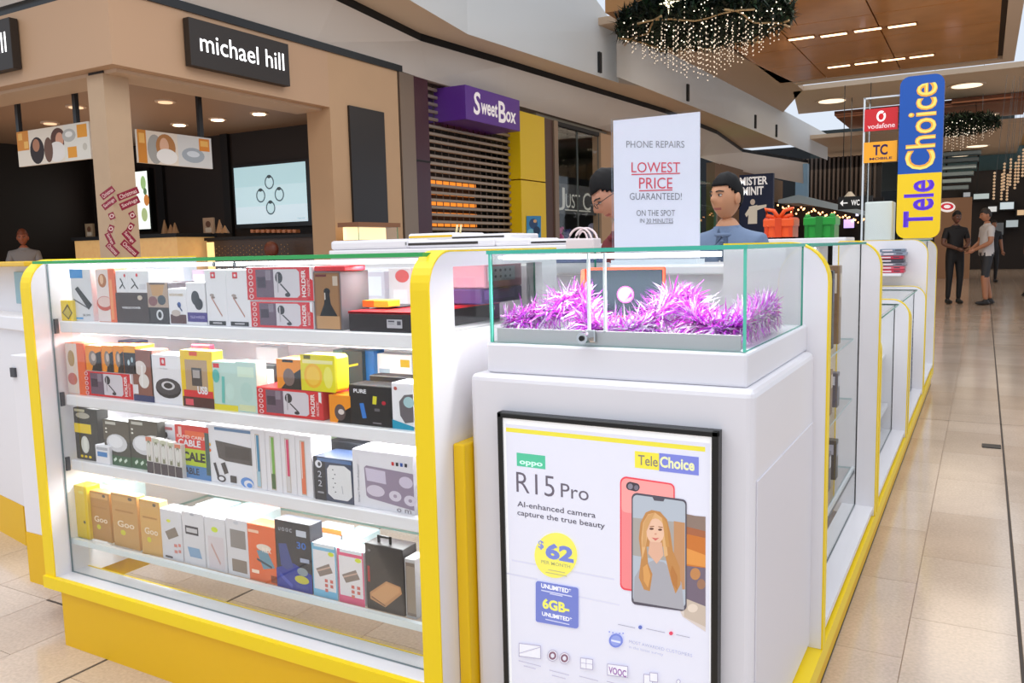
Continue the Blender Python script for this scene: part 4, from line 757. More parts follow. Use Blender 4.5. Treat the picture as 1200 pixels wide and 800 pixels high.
a, c, z1, z0 = rpx(414, 261, 460, 281, 'x', -6.2)
box('lit_back', -6.35, -6.3, a.y, c.y, z0, z1-.03, M('#ffe0a8', emit=1.3), t); box('lid', -6.4, -6.1, a.y-.03, c.y+.03, z1-.05, z1, M('#8a5a38', .4), t); box('plinth', -6.38, -6.1, a.y, c.y, 0, z0, M('#7a5a40', .5), t); pane('front_glass', -6.13, -6.12, a.y, c.y, z0, z1-.05, t)
# ================================================================== PACKS ON THE SHELVES
COL = {'R': '#d81f2c', 'W': '#ece9ee', 'K': '#1d1a1c', 'Y': '#f2cf1c', 'O': '#f08a1e', 'G': '#6a686c'}
def cc_(c): return COL.get(c, c)
def pack(name, lb, row, l, tp, r, g=(), side='W', front=None, depth=.07, Y=1.60, base=None, cat='box', group=None, tilt=0, name2='carton', mat=None, bev=.0015, win=None):
    z0 = (SH[row][1] if row < 3 else ZB4+.008) if base is None else base
    ZMAX = (1.218, SH[0][0]-.004, SH[1][0]-.004, SH[2][0]-.004)[row]
    ym = (tp + (390, 487, 565, 680)[row])/2 if base is None else tp+6
    a = at(l, ym, 'y', Y); c = at(r, ym, 'y', Y); z1 = min(at((l+r)/2, tp, 'y', Y).z, ZMAX); w = c.x-a.x; h = z1-z0
    t = thing(name, ((a.x+c.x)/2, Y+depth/2, z0), lb, cat, group or ('packs on the %s shelf' % ('top', 'second', 'third', 'bottom glass')[row]))
    box(name2, a.x, c.x, Y, Y+depth, z0, z1, mat or M(cc_(side), .4), t, bev, 1)
    p = Print(fr((a.x, Y-.0002, z1), (1, 0, 0), (0, 0, 1), w, h), (0, -1, 0), rough=.3)
    if front: p.r(.015, .01, .985, .99, cc_(front))
    for q in g:
        k = q[0]
        if k == 'r': p.r(q[1], q[2], q[3], q[4], cc_(q[5]))
        elif k == 'e': p.e(q[1], q[2], q[3], q[4], cc_(q[5]), 16)
        elif k == 'p': p.poly(q[1], cc_(q[2]))
        elif k == 't': p.t(q[1], q[2], q[3], q[4], q[5], cc_(q[6]), q[7] if len(q) > 7 else 0, q[8] if len(q) > 8 else False)
        elif k == 'l': p.l(q[1], q[2], q[3], q[4], q[5], cc_(q[6]))
    if p.k > 1: p.out(t)
    if tilt:
        t.rotation_euler = (0, tilt, 0)
    return t, a.x, c.x, z0, z1
def put_static(): pass
# shelf 1
pack('battery_pack_box', 'tall white box with a slim black power bank and blue corner on the top shelf', 0, 84, 309, 108, [('r', 0, 0, .62, .17, '#2a8ad0'), ('p', [(.2, .38), (.35, .33), (.98, .68), (.8, .78)], 'K'), ('l', .1, .58, .75, .74, .03, 'G'), ('t', 'SLIM', .5, .86, .85, .9, 'K'), ('r', .12, .93, .5, .96, '#3a9ad8')], side='#dcdade', depth=.06)
pack('cable_card', 'small yellow diamond card at the left end of the top shelf', 0, 72, 352, 86, [('p', [(.1, .6), (.6, .15), (.95, .6), (.6, .95)], '#6a5c28'), ('p', [(.2, .6), (.6, .3), (.85, .6), (.6, .85)], '#c8b450')], side='Y', depth=.02, Y=1.59)
pack('sample_case', 'frosted case with orange swirls beside the grey sided white box on the top shelf', 0, 114, 314, 136, [('e', .35, .22, .22, .13, '#b8703a'), ('e', .32, .2, .1, .09, '#e8b890'), ('e', .4, .65, .42, .14, '#c8503a'), ('e', .4, .62, .36, .1, '#e6c4bc'), ('r', .68, .0, 1, 1, '#ee6a38'), ('r', .72, .2, .86, .95, '#f49a60')], side='#ee7a50', front='#e8d6d2', depth=.05)
t, x0, x1, z0, z1 = pack('charger_box', 'low dark brown box with white lettering on the top shelf', 0, 136, 343, 176, [('t', 'WIRELESS POWER', .2, .46, .74, .53, 'W', .02), ('e', .74, .16, .07, .08, '#c8b8a8')], side='#3a2420', depth=.1)
zt = z1
for k, (l, r, lb) in enumerate(((135, 149, 'left white box with a black folded stand printed on it atop the brown box'), (149, 174, 'right white box with a black folded stand printed on it atop the brown box'))):
    t, *_ = pack('stand_box', lb, 0, l, 317, r, [('l', .4, .35, .6, .6, .08, 'K'), ('l', .6, .6, .3, .8, .07, 'K'), ('l', .55, .6, .75, .82, .06, 'K'), ('e', .78, .22, .07, .08, 'R')] if k == 0 else [('l', .2, .35, .35, .6, .05, 'K'), ('l', .35, .6, .15, .8, .05, 'K'), ('l', .33, .6, .48, .82, .05, 'K'), ('e', .45, .2, .05, .08, 'R'), ('r', .55, .6, .85, .85, '#d8d4da')], depth=.08, base=zt)
pack('cup_photo_box', 'black box with a photo of a beige coffee cup and lens on the top shelf', 0, 174, 331, 198, [('r', 0, 0, 1, .6, '#b8a090'), ('p', [(.15, .04), (.85, .04), (.72, .32), (.25, .32)], '#c89a6a'), ('r', .12, .0, .88, .05, '#6a5c58'), ('e', .25, .45, .22, .12, '#8a5a5c'), ('e', .68, .42, .2, .12, '#4a5058'), ('e', .55, .78, .17, .13, '#d8d8dc'), ('e', .55, .78, .09, .08, 'K')], side='#2c2226', depth=.1)
pack('ornament_box', 'white box with a gold heading and small blue plant picture on the top shelf', 0, 198, 338, 219, [('t', 'WATER POWERED', .08, .14, .85, .21, '#b8984c'), ('e', .6, .45, .1, .08, '#3a58a0'), ('l', .5, .42, .75, .62, .05, '#2c3e70'), ('r', .08, .72, .95, .97, '#5c3a3a'), ('e', .4, .68, .25, .09, '#c8b8b0')], depth=.08)
pack('earbud_box', 'white box with dark earbuds and a purple band on the top shelf', 0, 219, 331, 243, [('e', .45, .36, .2, .17, '#3a3a42'), ('e', .6, .5, .2, .14, '#2c2c34'), ('r', .02, .70, .98, .92, '#4a3a88'), ('t', 'TRUE WIRELESS', .15, .78, .85, .84, '#c8c0e8')], depth=.07)
for k, (l, r) in enumerate(((241, 266), (266, 293))):
    pack('pen_stylus_box', ['tall white box with a pink stylus and black foot strip, left of two alike', 'tall white box with a pink stylus and black foot strip, right of two alike'][k], 0, l, 316, r, [('r', .3, .04, .52, .15, 'R'), ('t', 'e', .36, .07, .46, .12, 'W', .03), ('l', .28, .48, .75, .82, .035, '#c08878'), ('e', .32, .45, .1, .025, '#a89890'), ('e', .38, .49, .08, .02, '#8a7870'), ('r', .12, .91, .9, .985, 'K'), ('r', .3, .93, .72, .96, '#b8b4b8')], depth=.06)
    a = at((251, 275)[k], 309.5, 'y', 1.6); t = thing('round_tag', a, ['round black hook tag above the left stylus box', 'round black hook tag above the right stylus box'][k], 'tag', 'round hook tags'); bm = bmesh.new(); bmesh.ops.create_cone(bm, cap_ends=True, segments=14, radius1=.0065, radius2=.0065, depth=.004, matrix=Matrix.Translation(a) @ Matrix.Rotation(math.pi/2, 4, 'X')); link('disc', bm, M('#23303c'), t)
    p = Print(fr((a.x-.006, a.y-.0022, a.z+.006), (1, 0, 0), (0, 0, 1), .012, .012), (0, -1, 0)); p.r(.4, .25, .6, .75, 'W' if 0 else '#e8e8ec'); p.out(t); box('hook', a.x-.001, a.x+.001, a.y, a.y+.05, a.z-.012, a.z-.004, CLEAR, t)
REDG = [('r', .01, .02, .99, .98, 'R'), ('p', [(.15, .08), (.76, .08), (.8, .16), (.8, .82), (.76, .9), (.15, .9)], '#d8d0d8'), ('r', .15, .08, .42, .9, '#6a5468'), ('r', .17, .3, .3, .62, '#3c2c40'), ('r', .3, .1, .38, .4, '#8a7c8c'), ('e', .5, .32, .055, .17, '#2a2830'), ('l', .52, .5, .64, .78, .025, '#2a2830'), ('e', .62, .82, .04, .06, '#2a2830'), ('l', .48, .2, .48, .75, .02, '#b8b0b8')] + [('e', .075, .12+.19*k, .035, .075, '#f0c8c8') for k in range(5)] + [('e', .075, .12+.19*k, .02, .045, '#c02838') for k in range(5)] + [('t', 'HOLDER', .83, .1, .89, .88, '#f8e8e8', .03, True), ('t', 'MAGNETIC', .91, .35, .95, .85, '#f0c0c0', .02, True), ('p', [(.95, .02), (.99, .02), (.99, .4), (.95, .34)], 'W')]
t, x0, x1, z0, zr = pack('phone_mount_box', 'lower of the two red phone holder boxes stacked on the top shelf', 0, 294, 353, 368, REDG, side='#e6dfe4', depth=.09)
pack('phone_mount_box', 'upper of the two red phone holder boxes stacked on the top shelf', 0, 288, 312, 367, REDG, side='#e6dfe4', depth=.09, base=zr+.001, group='packs on the top shelf')
t, x0, x1, z0, z1 = pack('bottle_gift_box', 'tall brown wood look box with a black cone shaped item in its window', 0, 368, 318, 400, [('r', .04, .02, .96, .98, '#8a6040'), ('r', .1, .05, .9, .76, '#9a7048'), ('r', .08, .76, .92, .98, '#c09468'), ('p', [(.42, .32), (.58, .32), (.62, .55), (.85, .76), (.2, .76), (.38, .55)], 'K'), ('e', .5, .34, .12, .06, 'K'), ('r', .72, .08, .9, .24, '#c8b8a8'), ('l', .42, .36, .42, .48, .04, '#c8c0b8'), ('r', .1, .05, .5, .09, '#6a2020')], side='#6a6468', depth=.11)
pack('flat_red_box', 'flat bright red box lying on the brown bottle box', 0, 368, 311, 404, side='R', depth=.08, base=z1+.001)
t, x0, x1, z0, zk = pack('wide_black_box', 'wide low black box with a red lid at the right of the top shelf', 0, 409, 366, 482, [('r', 0, 0, 1, .07, 'R'), ('r', .62, .34, .86, .78, '#b8b4ba'), ('r', .64, .4, .74, .48, '#55505a'), ('r', .78, .42, .84, .62, '#55505a'), ('r', .64, .55, .74, .58, '#888')[:5]+('#888888',)], side='#261c1e', depth=.42)
box('lid_edge', x0-.001, x1+.001, 1.5995, 2.021, zk-.004, zk+.002, M('#e0202c', .4), t)
for z0_, z1_, y0_, y1_, c_, lb in ((zk+.045, 1.212, 1.86, 2.06, '#e8a8b8', 'pink and white dotted blister pack behind the side window of the display cabinet'), (zk+.004, zk+.044, 1.84, 2.06, '#5a3a78', 'dark purple box under the pink pack behind the side window')):
    t = thing('window_pack', (-1.16, y0_, z0_), lb, 'pack', 'packs on the top shelf'); box('carton', -1.26, -1.135, y0_, y1_, z0_, z1_, M(c_, .4), t, .003, 1)
    p = Print(fr((-1.1348, y0_, z1_), (0, 1, 0), (0, 0, 1), y1_-y0_, z1_-z0_), (1, 0, 0)); p.r(.06, .12, .8, .72, '#e6e4ec' if c_[1] == 'e' else '#7a5a9c')
    if c_[1] == 'e':
        for i in range(5):
            for j in range(2): p.e(.14+.13*i, .28+.26*j, .03, .06, '#54505c', 8)
    p.out(t)
pack('orange_end_box', 'small flat orange and yellow box lying on the wide black box', 0, 425, 352, 455, [('r', 0, 0, .45, 1, '#ee7a28'), ('r', .45, 0, 1, 1, '#e8c030')], side='#e8c030', depth=.05, base=zk+.008, Y=1.66)
pack('grey_device_box', 'dark grey flat gadget lying under the small orange box', 0, 427, 359, 466, side='#3c383a', depth=.1, base=zk+.003, Y=1.70)
for k, (l, tp, r, cc, lb) in enumerate(((455, 314, 482, '#ded8d8', 'white paper sheet with a red mark at the back right of the top shelf'), (418, 318, 450, '#d8d4dc', 'pale blister pack at the back of the top shelf behind the black box'), (414, 331, 440, '#4a3c4c', 'dark plum pack with a red stripe at the back of the top shelf'), (225, 316, 242, '#d8c4d8', 'pale pink roll standing behind the earbud box'), (180, 313, 215, '#dfe4ea', 'clear folded plastic sleeve behind the cup photo box'))):
    pack('back_row_pack', lb, 0, l, tp, r, [('e', .6, .15, .3, .12, '#d86a68'), ('r', .2, .4, .8, .9, '#ece8e8')] if k == 0 else [('r', .5, .1, .62, .9, '#c82838')] if k == 2 else [('r', .1, .1, .9, .5, '#eef0f4')], side=cc, depth=.03, Y=1.86+.02*k, base=SH[0][1])
# shelf 2
pack('sample_case', 'frosted case with orange swirls at the left end of the second shelf', 1, 79, 402, 101, [('e', .3, .3, .18, .16, '#b8986a'), ('e', .3, .7, .25, .12, '#c8706a'), ('r', .62, 0, 1, 1, '#ee6a38')], side='#ee7a50', front='#e6d4cc', depth=.05)
t, x0, x1, z0, zr = pack('phone_mount_box', 'red phone holder box lying under the four orange boxes on the second shelf', 1, 99, 436, 157, REDG, side='#e6dfe4', depth=.09)
for k, (l, r) in enumerate(((100, 118), (119, 132), (132.5, 144), (144.5, 158))):
    pack('earphone_box', 'orange and black boxed gadget, %s of the four standing on the red box' % ('leftmost', 'second from left', 'third from left', 'rightmost')[k], 1, l, 405, r, [('r', 0, 0, 1, 1, '#f0921e'), ('p', [(.65, .3), (1, .2), (1, 1), (.35, 1)], 'K'), ('e', .45, .5, .25, .3, '#8a7870'), ('e', .5, .45, .14, .16, '#c8b8b0')] if k < 3 else [('r', 0, 0, 1, 1, '#26222a'), ('r', 0, 0, 1, .25, '#f0a428'), ('e', .4, .6, .1, .1, '#c8d8e0'), ('e', .7, .5, .1, .1, '#a8c0c8')], side='#e88a1c', depth=.07, base=zr+.001)
for k, (l, tp, r) in enumerate(((115, 398, 130), (133, 399, 159))):
    pack('dark_blue_box', ['small dark blue box behind the orange boxes at left', 'wider dark blue box behind the orange boxes'][k], 1, l, tp, r, [('r', .1, .3, .9, .6, '#5868a0')], side='#3c4468', depth=.05, Y=1.80, base=SH[1][1])
pack('headset_box', 'brown box with a white earpiece and blue foot on the second shelf', 1, 156, 410, 180, [('e', .4, .35, .3, .14, '#e0d4d0'), ('e', .55, .6, .25, .14, '#e6e0dc'), ('l', .5, .3, .45, .7, .07, '#f0ecec'), ('r', 0, .88, 1, 1, '#2c3a68'), ('r', .0, .68, .25, .86, '#e8e4e8')], side='#8a5244', depth=.06)
pack('charging_pad_box', 'white box with a round black charging pad on the second shelf', 1, 178, 416, 217, [('r', .3, .06, .46, .22, 'R'), ('t', 'e', .35, .09, .42, .18, 'W', .03), ('t', 'fast charge', .28, .26, .52, .3, '#a8a4a8'), ('e', .5, .68, .38, .2, '#2c2a2e'), ('e', .5, .64, .37, .17, '#4a464a'), ('e', .5, .62, .2, .09, '#d8d4d8'), ('e', .5, .62, .13, .06, '#2c2a2e')], depth=.07)
t, *_ = pack('usb_stick_pack', 'yellow framed hanging pack with a metal usb stick and red band', 1, 213, 411, 250, [('r', .0, .0, 1, 1, '#f0c818'), ('r', .14, .16, .84, .72, '#b89a7c'), ('r', .34, .3, .66, .62, '#4a4444'), ('r', .38, .34, .6, .48, '#b0a8a8'), ('r', .06, .7, .98, .82, '#d82830'), ('t', 'USB', .5, .62, .82, .76, 'W', .04), ('r', .02, .82, 1, 1, '#4a1c1c'), ('r', .1, .86, .35, .97, '#e05060'), ('r', .3, .02, .55, .09, '#e05030')], side='#e8c018', depth=.04)
pack('red_hang_tag', 'red cardboard hang tab above the usb stick pack', 1, 224, 404, 245, [('e', .7, .6, .15, .2, '#e8a0a0')], side='#c8283c', depth=.02, Y=1.66, base=SH[1][1])
for k, (l, tp, r) in enumerate(((250, 424, 278), (277, 424, 301))):
    pack('blister_pack', ['clear blister pack with teal parts and red label on the second shelf', 'clear teal blister pack left of the small dark pack'][k], 1, l, tp, r, [('r', .05, .04, .3, .13, 'R'), ('e', .15, .3, .15, .14, '#58b8b0'), ('l', .45, .3, .4, .85, .12, '#68c0b8'), ('e', .7, .6, .18, .18, '#c8e4dc'), ('r', 0, .88, 1, 1, '#e6d428')] if k == 0 else [('r', .1, .1, .9, .3, '#d8ecd8'), ('e', .5, .6, .3, .2, '#b8d8d0'), ('r', .1, .85, .9, .97, '#d8dcae')], side='#c0dcd4', depth=.04)
t, x0, x1, z0, zr2 = pack('phone_mount_box', 'red phone holder box on the second shelf with the round yellow pack on top', 1, 301, 456, 378, REDG, side='R', depth=.12)
pack('phone_mount_side_box', 'red and white box end right of the red holder box on the second shelf', 1, 379, 460, 400, [('r', 0, 0, .12, 1, 'W')], side='#cc1a38', depth=.05, Y=1.64)
pack('clip_pack', 'small black pack with white clips on the second shelf', 1, 296, 427, 322, [('e', .25, .35, .1, .25, '#c8ccd0'), ('e', .5, .4, .1, .3, '#58a898'), ('r', .65, .1, .95, .6, '#d8d8d4')], side='#2a2828', depth=.03, base=SH[1][1]+.0, Y=1.70)
pack('earphone_box', 'orange and black boxed gadget left of the round yellow pack', 1, 324, 421, 352, [('r', 0, 0, 1, 1, '#f0921e'), ('p', [(.65, .5), (1, .3), (1, 1), (.15, 1)], 'K'), ('e', .5, .6, .24, .3, '#7a6460'), ('r', .25, .0, .7, .1, 'K')], side='#e88a1c', depth=.07, base=zr2+.001)
t, x0, x1, z0, z1 = pack('round_yellow_pack', 'clear yellow blister pack with a round yellow disc on the red box', 1, 352, 416, 392, [('r', 0, 0, 1, 1, '#e4d818'), ('r', .06, .14, .94, .24, '#f0e8a8'), ('e', .36, .58, .27, .34, '#f2b418'), ('e', .36, .58, .2, .26, '#f6c83a'), ('r', .1, .02, .3, .12, '#6a6420'), ('e', .8, .6, .13, .3, '#eee66a')], side='#d8d028', depth=.06, base=zr2+.001, bev=.008)
pack('earphone_box', 'small orange boxed gadget beside the black cable box on the second shelf', 1, 386, 463, 411, [('r', 0, 0, 1, 1, '#f0921e'), ('p', [(.6, .6), (1, .4), (1, 1), (.35, 1)], 'K'), ('e', .5, .62, .26, .3, '#5c4c4c'), ('e', .55, .6, .14, .1, '#d8ccc8')], side='#e88a1c', depth=.06)
pack('cable_box', 'black box with a blue and a yellow cable lettered PURE on the second shelf', 1, 409, 452, 459, [('t', 'PURE', .12, .1, .42, .2, 'W', .03), ('l', .3, .45, .36, .82, .1, '#3a78c8'), ('l', .62, .25, .6, .45, .09, '#d8d030'), ('e', .82, .4, .05, .05, '#b82838'), ('r', .6, .55, .72, .62, '#6a666a'), ('r', .55, .9, .75, .93, '#8a8488')], side='#1a1618', depth=.07)
pack('black_sleeve_box', 'flat black box behind the black cable box on the second shelf', 1, 433, 441, 482, side='#221e20', depth=.05, Y=1.70, base=SH[1][1])
pack('cup_window_box', 'white box with dark round window and blue foot on the second shelf', 1, 459, 449, 484, [('p', [(.35, .4), (.6, .25), (1, .22), (1, .82), (.6, .86), (.38, .7)], '#6a6468'), ('e', .8, .4, .25, .12, '#a8c8cc'), ('p', [(0, .8), (1, .92), (1, 1), (0, 1)], '#2a98b8'), ('e', .2, .12, .08, .04, '#b85a50')], depth=.07)
for k, (l, tp, r, cc, lb) in enumerate(((401, 411, 424, '#3c4440', 'dark box with a yellow line at the back of the second shelf'), (425, 411, 438, '#2868a8', 'blue box at the back of the second shelf'), (440, 415, 482, '#dfe4e8', 'white printed carton at the back right of the second shelf'), (390, 410, 401, '#5c7c78', 'green grey pack behind the round yellow pack'), (402, 434, 440, '#a8b4bc', 'clear plastic box at the back of the second shelf'), (300, 407, 325, '#d0d0d4', 'pale pack behind the small black clip pack'))):
    pack('back_row_pack', lb, 1, l, tp, r, [('l', .3, .3, .8, .25, .04, '#d8c838')] if k == 0 else [('r', .7, .1, .95, .25, '#c8a838'), ('r', .1, .3, .4, .4, '#9ab0c0'), ('l', .3, .6, .7, .55, .02, '#5a6068')] if k == 2 else [], side=cc, depth=.05, Y=1.84+.015*k, base=SH[1][1] if k != 4 else SH[1][1])
# shelf 3
pack('phone_kit_pack', 'tall black and yellow pack at the left end of the third shelf', 2, 89, 479, 116, [('r', .0, .3, .72, .48, 'Y'), ('e', .4, .14, .3, .06, '#b8b0a0'), ('e', .42, .7, .17, .17, '#d8d8d0'), ('r', .36, .56, .5, .84, '#e6e6de'), ('e', .25, .93, .06, .025, 'Y'), ('e', .42, .93, .06, .025, 'Y'), ('e', .6, .93, .06, .025, 'Y'), ('r', .06, .02, .5, .07, '#c8c0a0')], side='#2c2a28', depth=.04)
pack('small_white_pack', 'small white and blue pack leaning beside the black and yellow pack', 2, 113, 522, 129, [('r', .15, .35, .85, .6, '#4a88c8'), ('r', .1, .1, .9, .25, '#b8b8c0')], depth=.03, Y=1.59)
for k, (l, r) in enumerate(((123, 153), (153, 186))):
    pack('mouse_blister', ['blister card with a white mouse and green foot, left of two', 'blister card with a white mouse and green foot, right of two behind the fanned packs'][k], 2, l, 493, r, [('r', 0, 0, 1, .45, '#5c5448'), ('r', .1, .04, .5, .1, '#c8c4b8'), ('e', .5, .5, .4, .2, '#d8d6da'), ('e', .45, .47, .28, .14, '#eeecf0'), ('e', .12, .2, .04, .02, '#e8e4d8'), ('e', .12, .28, .04, .02, '#e8e4d8'), ('r', 0, .78, 1, 1, '#2c5a3a')] + [('l', .15+.2*j, .9, .25+.2*j, .84, .06, '#d0e0d0') for j in range(4)], side='#3c3a34', depth=.04, Y=1.60+.002*k)
for k in range(5):
    pack('screwdriver_pack', 'slim blister card, %s in the fan on the third shelf' % ('first at left', 'second', 'third', 'fourth', 'last at right')[k], 2, 172+k*8.4, 512+k*2.2, 179.5+k*8.4, [('r', .05, .0, .95, .12, '#d87a58' if k in (0, 4) else '#c8c8b0'), ('r', .3, .1, .7, .66, '#8a8a70'), ('e', .5, .35, .25, .2, '#e0ddd8'), ('r', .0, .68, 1, 1, '#4a4048')], side='#e2dcd8', depth=.02, Y=1.585, cat='pack')
pack('white_speaker_card', 'white card with small black dots behind the fanned packs', 2, 186, 496, 212, [('r', 0, 0, .08, 1, '#c83040'), ('e', .4, .25, .07, .06, 'K'), ('e', .5, .4, .12, .08, 'K'), ('r', .2, .08, .7, .14, '#c86a70')], depth=.03, Y=1.63)
pack('cable_scale_box', 'red, lime and blue box lettered CABLE SCALE on the third shelf', 2, 207, 499, 246, [('r', 0, 0, 1, .44, '#e03830'), ('r', .3, .1, .9, .22, '#f06a38'), ('r', .1, .04, .2, .2, '#f0c8c0'), ('t', 'RAPID CABLE', .05, .19, .9, .25, '#f8dcd0', .02), ('t', 'CABLE', .08, .27, .75, .4, 'W', .03), ('r', 0, .44, 1, .76, '#b8cc20'), ('t', 'SCALE', .06, .5, .86, .68, '#1c1c18', .05), ('r', 0, .76, 1, 1, '#4a80b8'), ('t', 'CABLE', .1, .8, .66, .93, '#1c2838', .03), ('r', .88, .1, 1, .9, '#3c5a58')], side='#5a6a68', depth=.05)
pack('speaker_box', 'white box with a dark square speaker and blue waves on the third shelf', 2, 243, 500, 295, [('p', [(.2, .26), (1, .32), (1, .62), (.42, .6), (.26, .56)], '#5a5250'), ('r', .42, .34, .96, .54, '#4a4240'), ('r', .2, .03, 1, .08, '#5a80a8'), ('e', .07, .35, .03, .03, '#e8b030'), ('e', .07, .45, .03, .03, '#e87030'), ('l', .16, .66, .24, .92, .06, '#3c3840'), ('l', .35, .64, .42, .82, .1, '#4a4444'), ('e', .3, .92, .1, .06, '#3c3840'), ('e', .3, .92, .06, .035, 'W'), ('r', .5, .84, .64, .96, '#4a4444'), ('e', .87, .92, .14, .09, '#5a90d8'), ('e', .9, .94, .1, .065, 'W'), ('e', .92, .96, .06, .04, '#5a90d8')], depth=.1)
for k, (l, r, cc) in enumerate(((295, 311, '#3a88b0'), (311.5, 329, '#78b040'), (329.5, 346, '#d83868'), (346.5, 365, '#e8744a'))):
    pack('slim_strap_box', 'slim upright white box showing a %s strap on the third shelf' % ('blue', 'green', 'pink', 'orange')[k], 2, l, 503+k*2.5, r, [('r', .3, .08, .62, .97, '#c8b8a8'), ('r', .33, .1, .58, .7 if k != 3 else .95, cc), ('r', .33, .7, .58, .95, cc if k == 3 else ('#a8c8d8', '#4a6a38', '#d8d0d0', cc)[k]), ('r', .35, .1, .4, .7, '#ece4e4')], side='#ebe6ea', depth=.08)
pack('power_strip_box', 'dark navy box with a white power strip and large 2 on the third shelf', 2, 368, 537, 413, [('r', 0, .0, .3, 1, '#262a34'), ('r', .1, .02, .98, .1, '#5878a8'), ('e', .13, .17, .09, .09, '#e8e8f0'), ('e', .15, .17, .04, .05, '#262a34'), ('t', '2', .1, .33, .2, .47, '#c8c8d4'), ('t', '2', .1, .54, .2, .68, '#c8c8d4'), ('r', .08, .8, .24, .84, '#9a9aa4'), ('p', [(.42, .16), (.8, .14), (.96, .24), (.97, .82), (.85, .93), (.5, .93), (.35, .82), (.35, .26)], '#e6e4e6')] + [('e', .5+.05*(j % 2), .26+.1*j, .02, .014, '#5a5a64') for j in range(6)] + [('l', .72, .6, .74, .78, .02, '#b8b8c0')], side='#2e3c58', depth=.09)
pack('black_clip_box', 'small black box lying behind the navy power strip box', 2, 385, 518, 427, [('r', .35, .3, .75, .6, '#9aa0a0')], side='#23252a', depth=.06, Y=1.72, base=SH[2][1])
pack('plug_set_box', 'large white box with a grey window of white plugs on the third shelf', 2, 413, 530, 484, [('p', [(.2, .3), (.24, .26), (1, .3), (1, .92), (.26, .82), (.22, .78)], '#9c8ca0'), ('p', [(.22, .3), (.55, .32), (.56, .54), (.24, .52)], '#d4c8dc'), ('e', .38, .68, .15, .1, '#d8ccdc'), ('e', .7, .72, .1, .09, '#dcd2e0'), ('e', .94, .76, .1, .09, '#dcd2e0'), ('e', .88, .46, .11, .1, '#d4c8dc'), ('e', .7, .72, .03, .03, '#a898ac'), ('e', .94, .76, .03, .03, '#a898ac'), ('r', .66, .14, .7, .2, '#c83838'), ('r', .73, .14, .77, .2, '#3a3a40'), ('r', .8, .14, .84, .2, '#3858a8'), ('r', .87, .14, .91, .2, '#3a3a40'), ('t', 'Smart Travel Adapter', .08, .25, .12, .92, '#7c7884', 0, True), ('t', 'o m', .72, .92, .95, .98, '#8a8088')], side='#e6e2e8', depth=.12)
for k, (l, tp, r, cc) in enumerate(((366, 510, 388, '#c8e0b8'), (430, 508, 462, '#a8b8a0'))):
    pack('back_row_pack', ['pale green pack at the back of the third shelf behind the orange strap box', 'grey green pack at the back of the third shelf above the plug box'][k], 2, l, tp, r, side=cc, depth=.05, Y=1.9, base=SH[2][1])
# bottom glass shelf
pack('yellow_case_box', 'yellow box with a grey triangle at the left end of the bottom shelf', 3, 80, 569, 105, [('p', [(0, .35), (.45, .72), (0, .98)], '#6a6048'), ('e', .75, .12, .12, .03, '#e8d860'), ('e', .82, .68, .05, .03, '#5a5030')], side='#e6c41c', depth=.05)
for k, (l, tp, r) in enumerate(((108, 577, 131), (133.5, 580, 163), (166, 587, 189.5))):
    pack('amber_case_pack', 'amber coloured phone case sleeve, %s of three on the bottom shelf' % ('left', 'middle', 'right')[k], 3, l, tp, r, [('r', .06, .04, .94, .14, '#d8a868'), ('e', .75, .07, .08, .03, '#6a5c50'), ('t', 'Goo', .2, .5, .85, .62, '#f0dcc0', .02), ('e', .4, .72, .1, .05, '#d8d038'), ('r', .15, .3, .85, .33, '#b88448')], side=('#bf8a48', '#cc9a58', '#d8a65c')[k], depth=.03, Y=1.60+.006*(2-k))
for k, (l, tp, r) in enumerate(((190, 598, 214), (215, 601, 240), (241, 607, 265), (266, 609, 291))):
    pack('phone_case_pack', ('white pack with a tiny grey screen guard picture and red marks beside the amber sleeves', 'white pack with a black logo and blue square on the bottom shelf', 'clear pack with a yellow sticker and pink picture on the bottom shelf', 'clear pack with two dark squares left of the orange box')[k], 3, l, tp, r,
         ([('p', [(.2, .45), (.7, .32), (.85, .48), (.35, .6)], '#8a7c70'), ('r', .6, .66, .75, .72, '#d88a80'), ('r', .8, .64, .92, .7, '#d88a80'), ('r', .6, .78, .75, .84, '#d88a80'), ('r', .8, .76, .92, .82, '#d88a80'), ('e', .4, .22, .1, .03, '#d8d838'), ('r', .15, .92, .5, .96, '#5a5458')],
          [('r', .15, .26, .75, .42, '#3c3840'), ('r', .2, .3, .7, .38, '#c8c4c8'), ('p', [(.2, .66), (.75, .66), (.85, .84), (.3, .84)], '#88a8c8'), ('e', .5, .04, .1, .02, '#b0b0b8')],
          [('e', .5, .22, .16, .05, '#d0e030'), ('p', [(.2, .5), (.7, .85), (.75, .9), (.2, .7)], '#d8b0a8'), ('r', .15, .35, .9, .95, '#d8ccd0'), ('l', .3, .5, .7, .85, .06, '#c8a098')],
          [('r', .2, .18, .9, .5, '#8c8480'), ('r', .22, .7, .9, .92, '#8c7c70'), ('e', .5, .06, .12, .03, '#c8c8d0')])[k], side='#dcd8dc', depth=.05)
pack('orange_stand_box', 'orange box with a blue ring stand picture on the bottom shelf', 3, 291, 616, 325, [('r', .04, .1, .4, .15, '#f8c8a8'), ('p', [(.3, .45), (.65, .42), (.9, .7), (.5, .76)], '#6a94a8'), ('e', .55, .38, .25, .06, '#e8d8c8'), ('r', .1, .8, .35, .86, '#ffe0c8'), ('t', 'FLEX', .5, .38, .8, .46, '#fbe8d8', .02), ('r', .75, .84, .95, .96, '#8a3c20'), ('l', .3, .6, .8, .7, .04, '#3c4c58')], side='#e8662c', depth=.05)
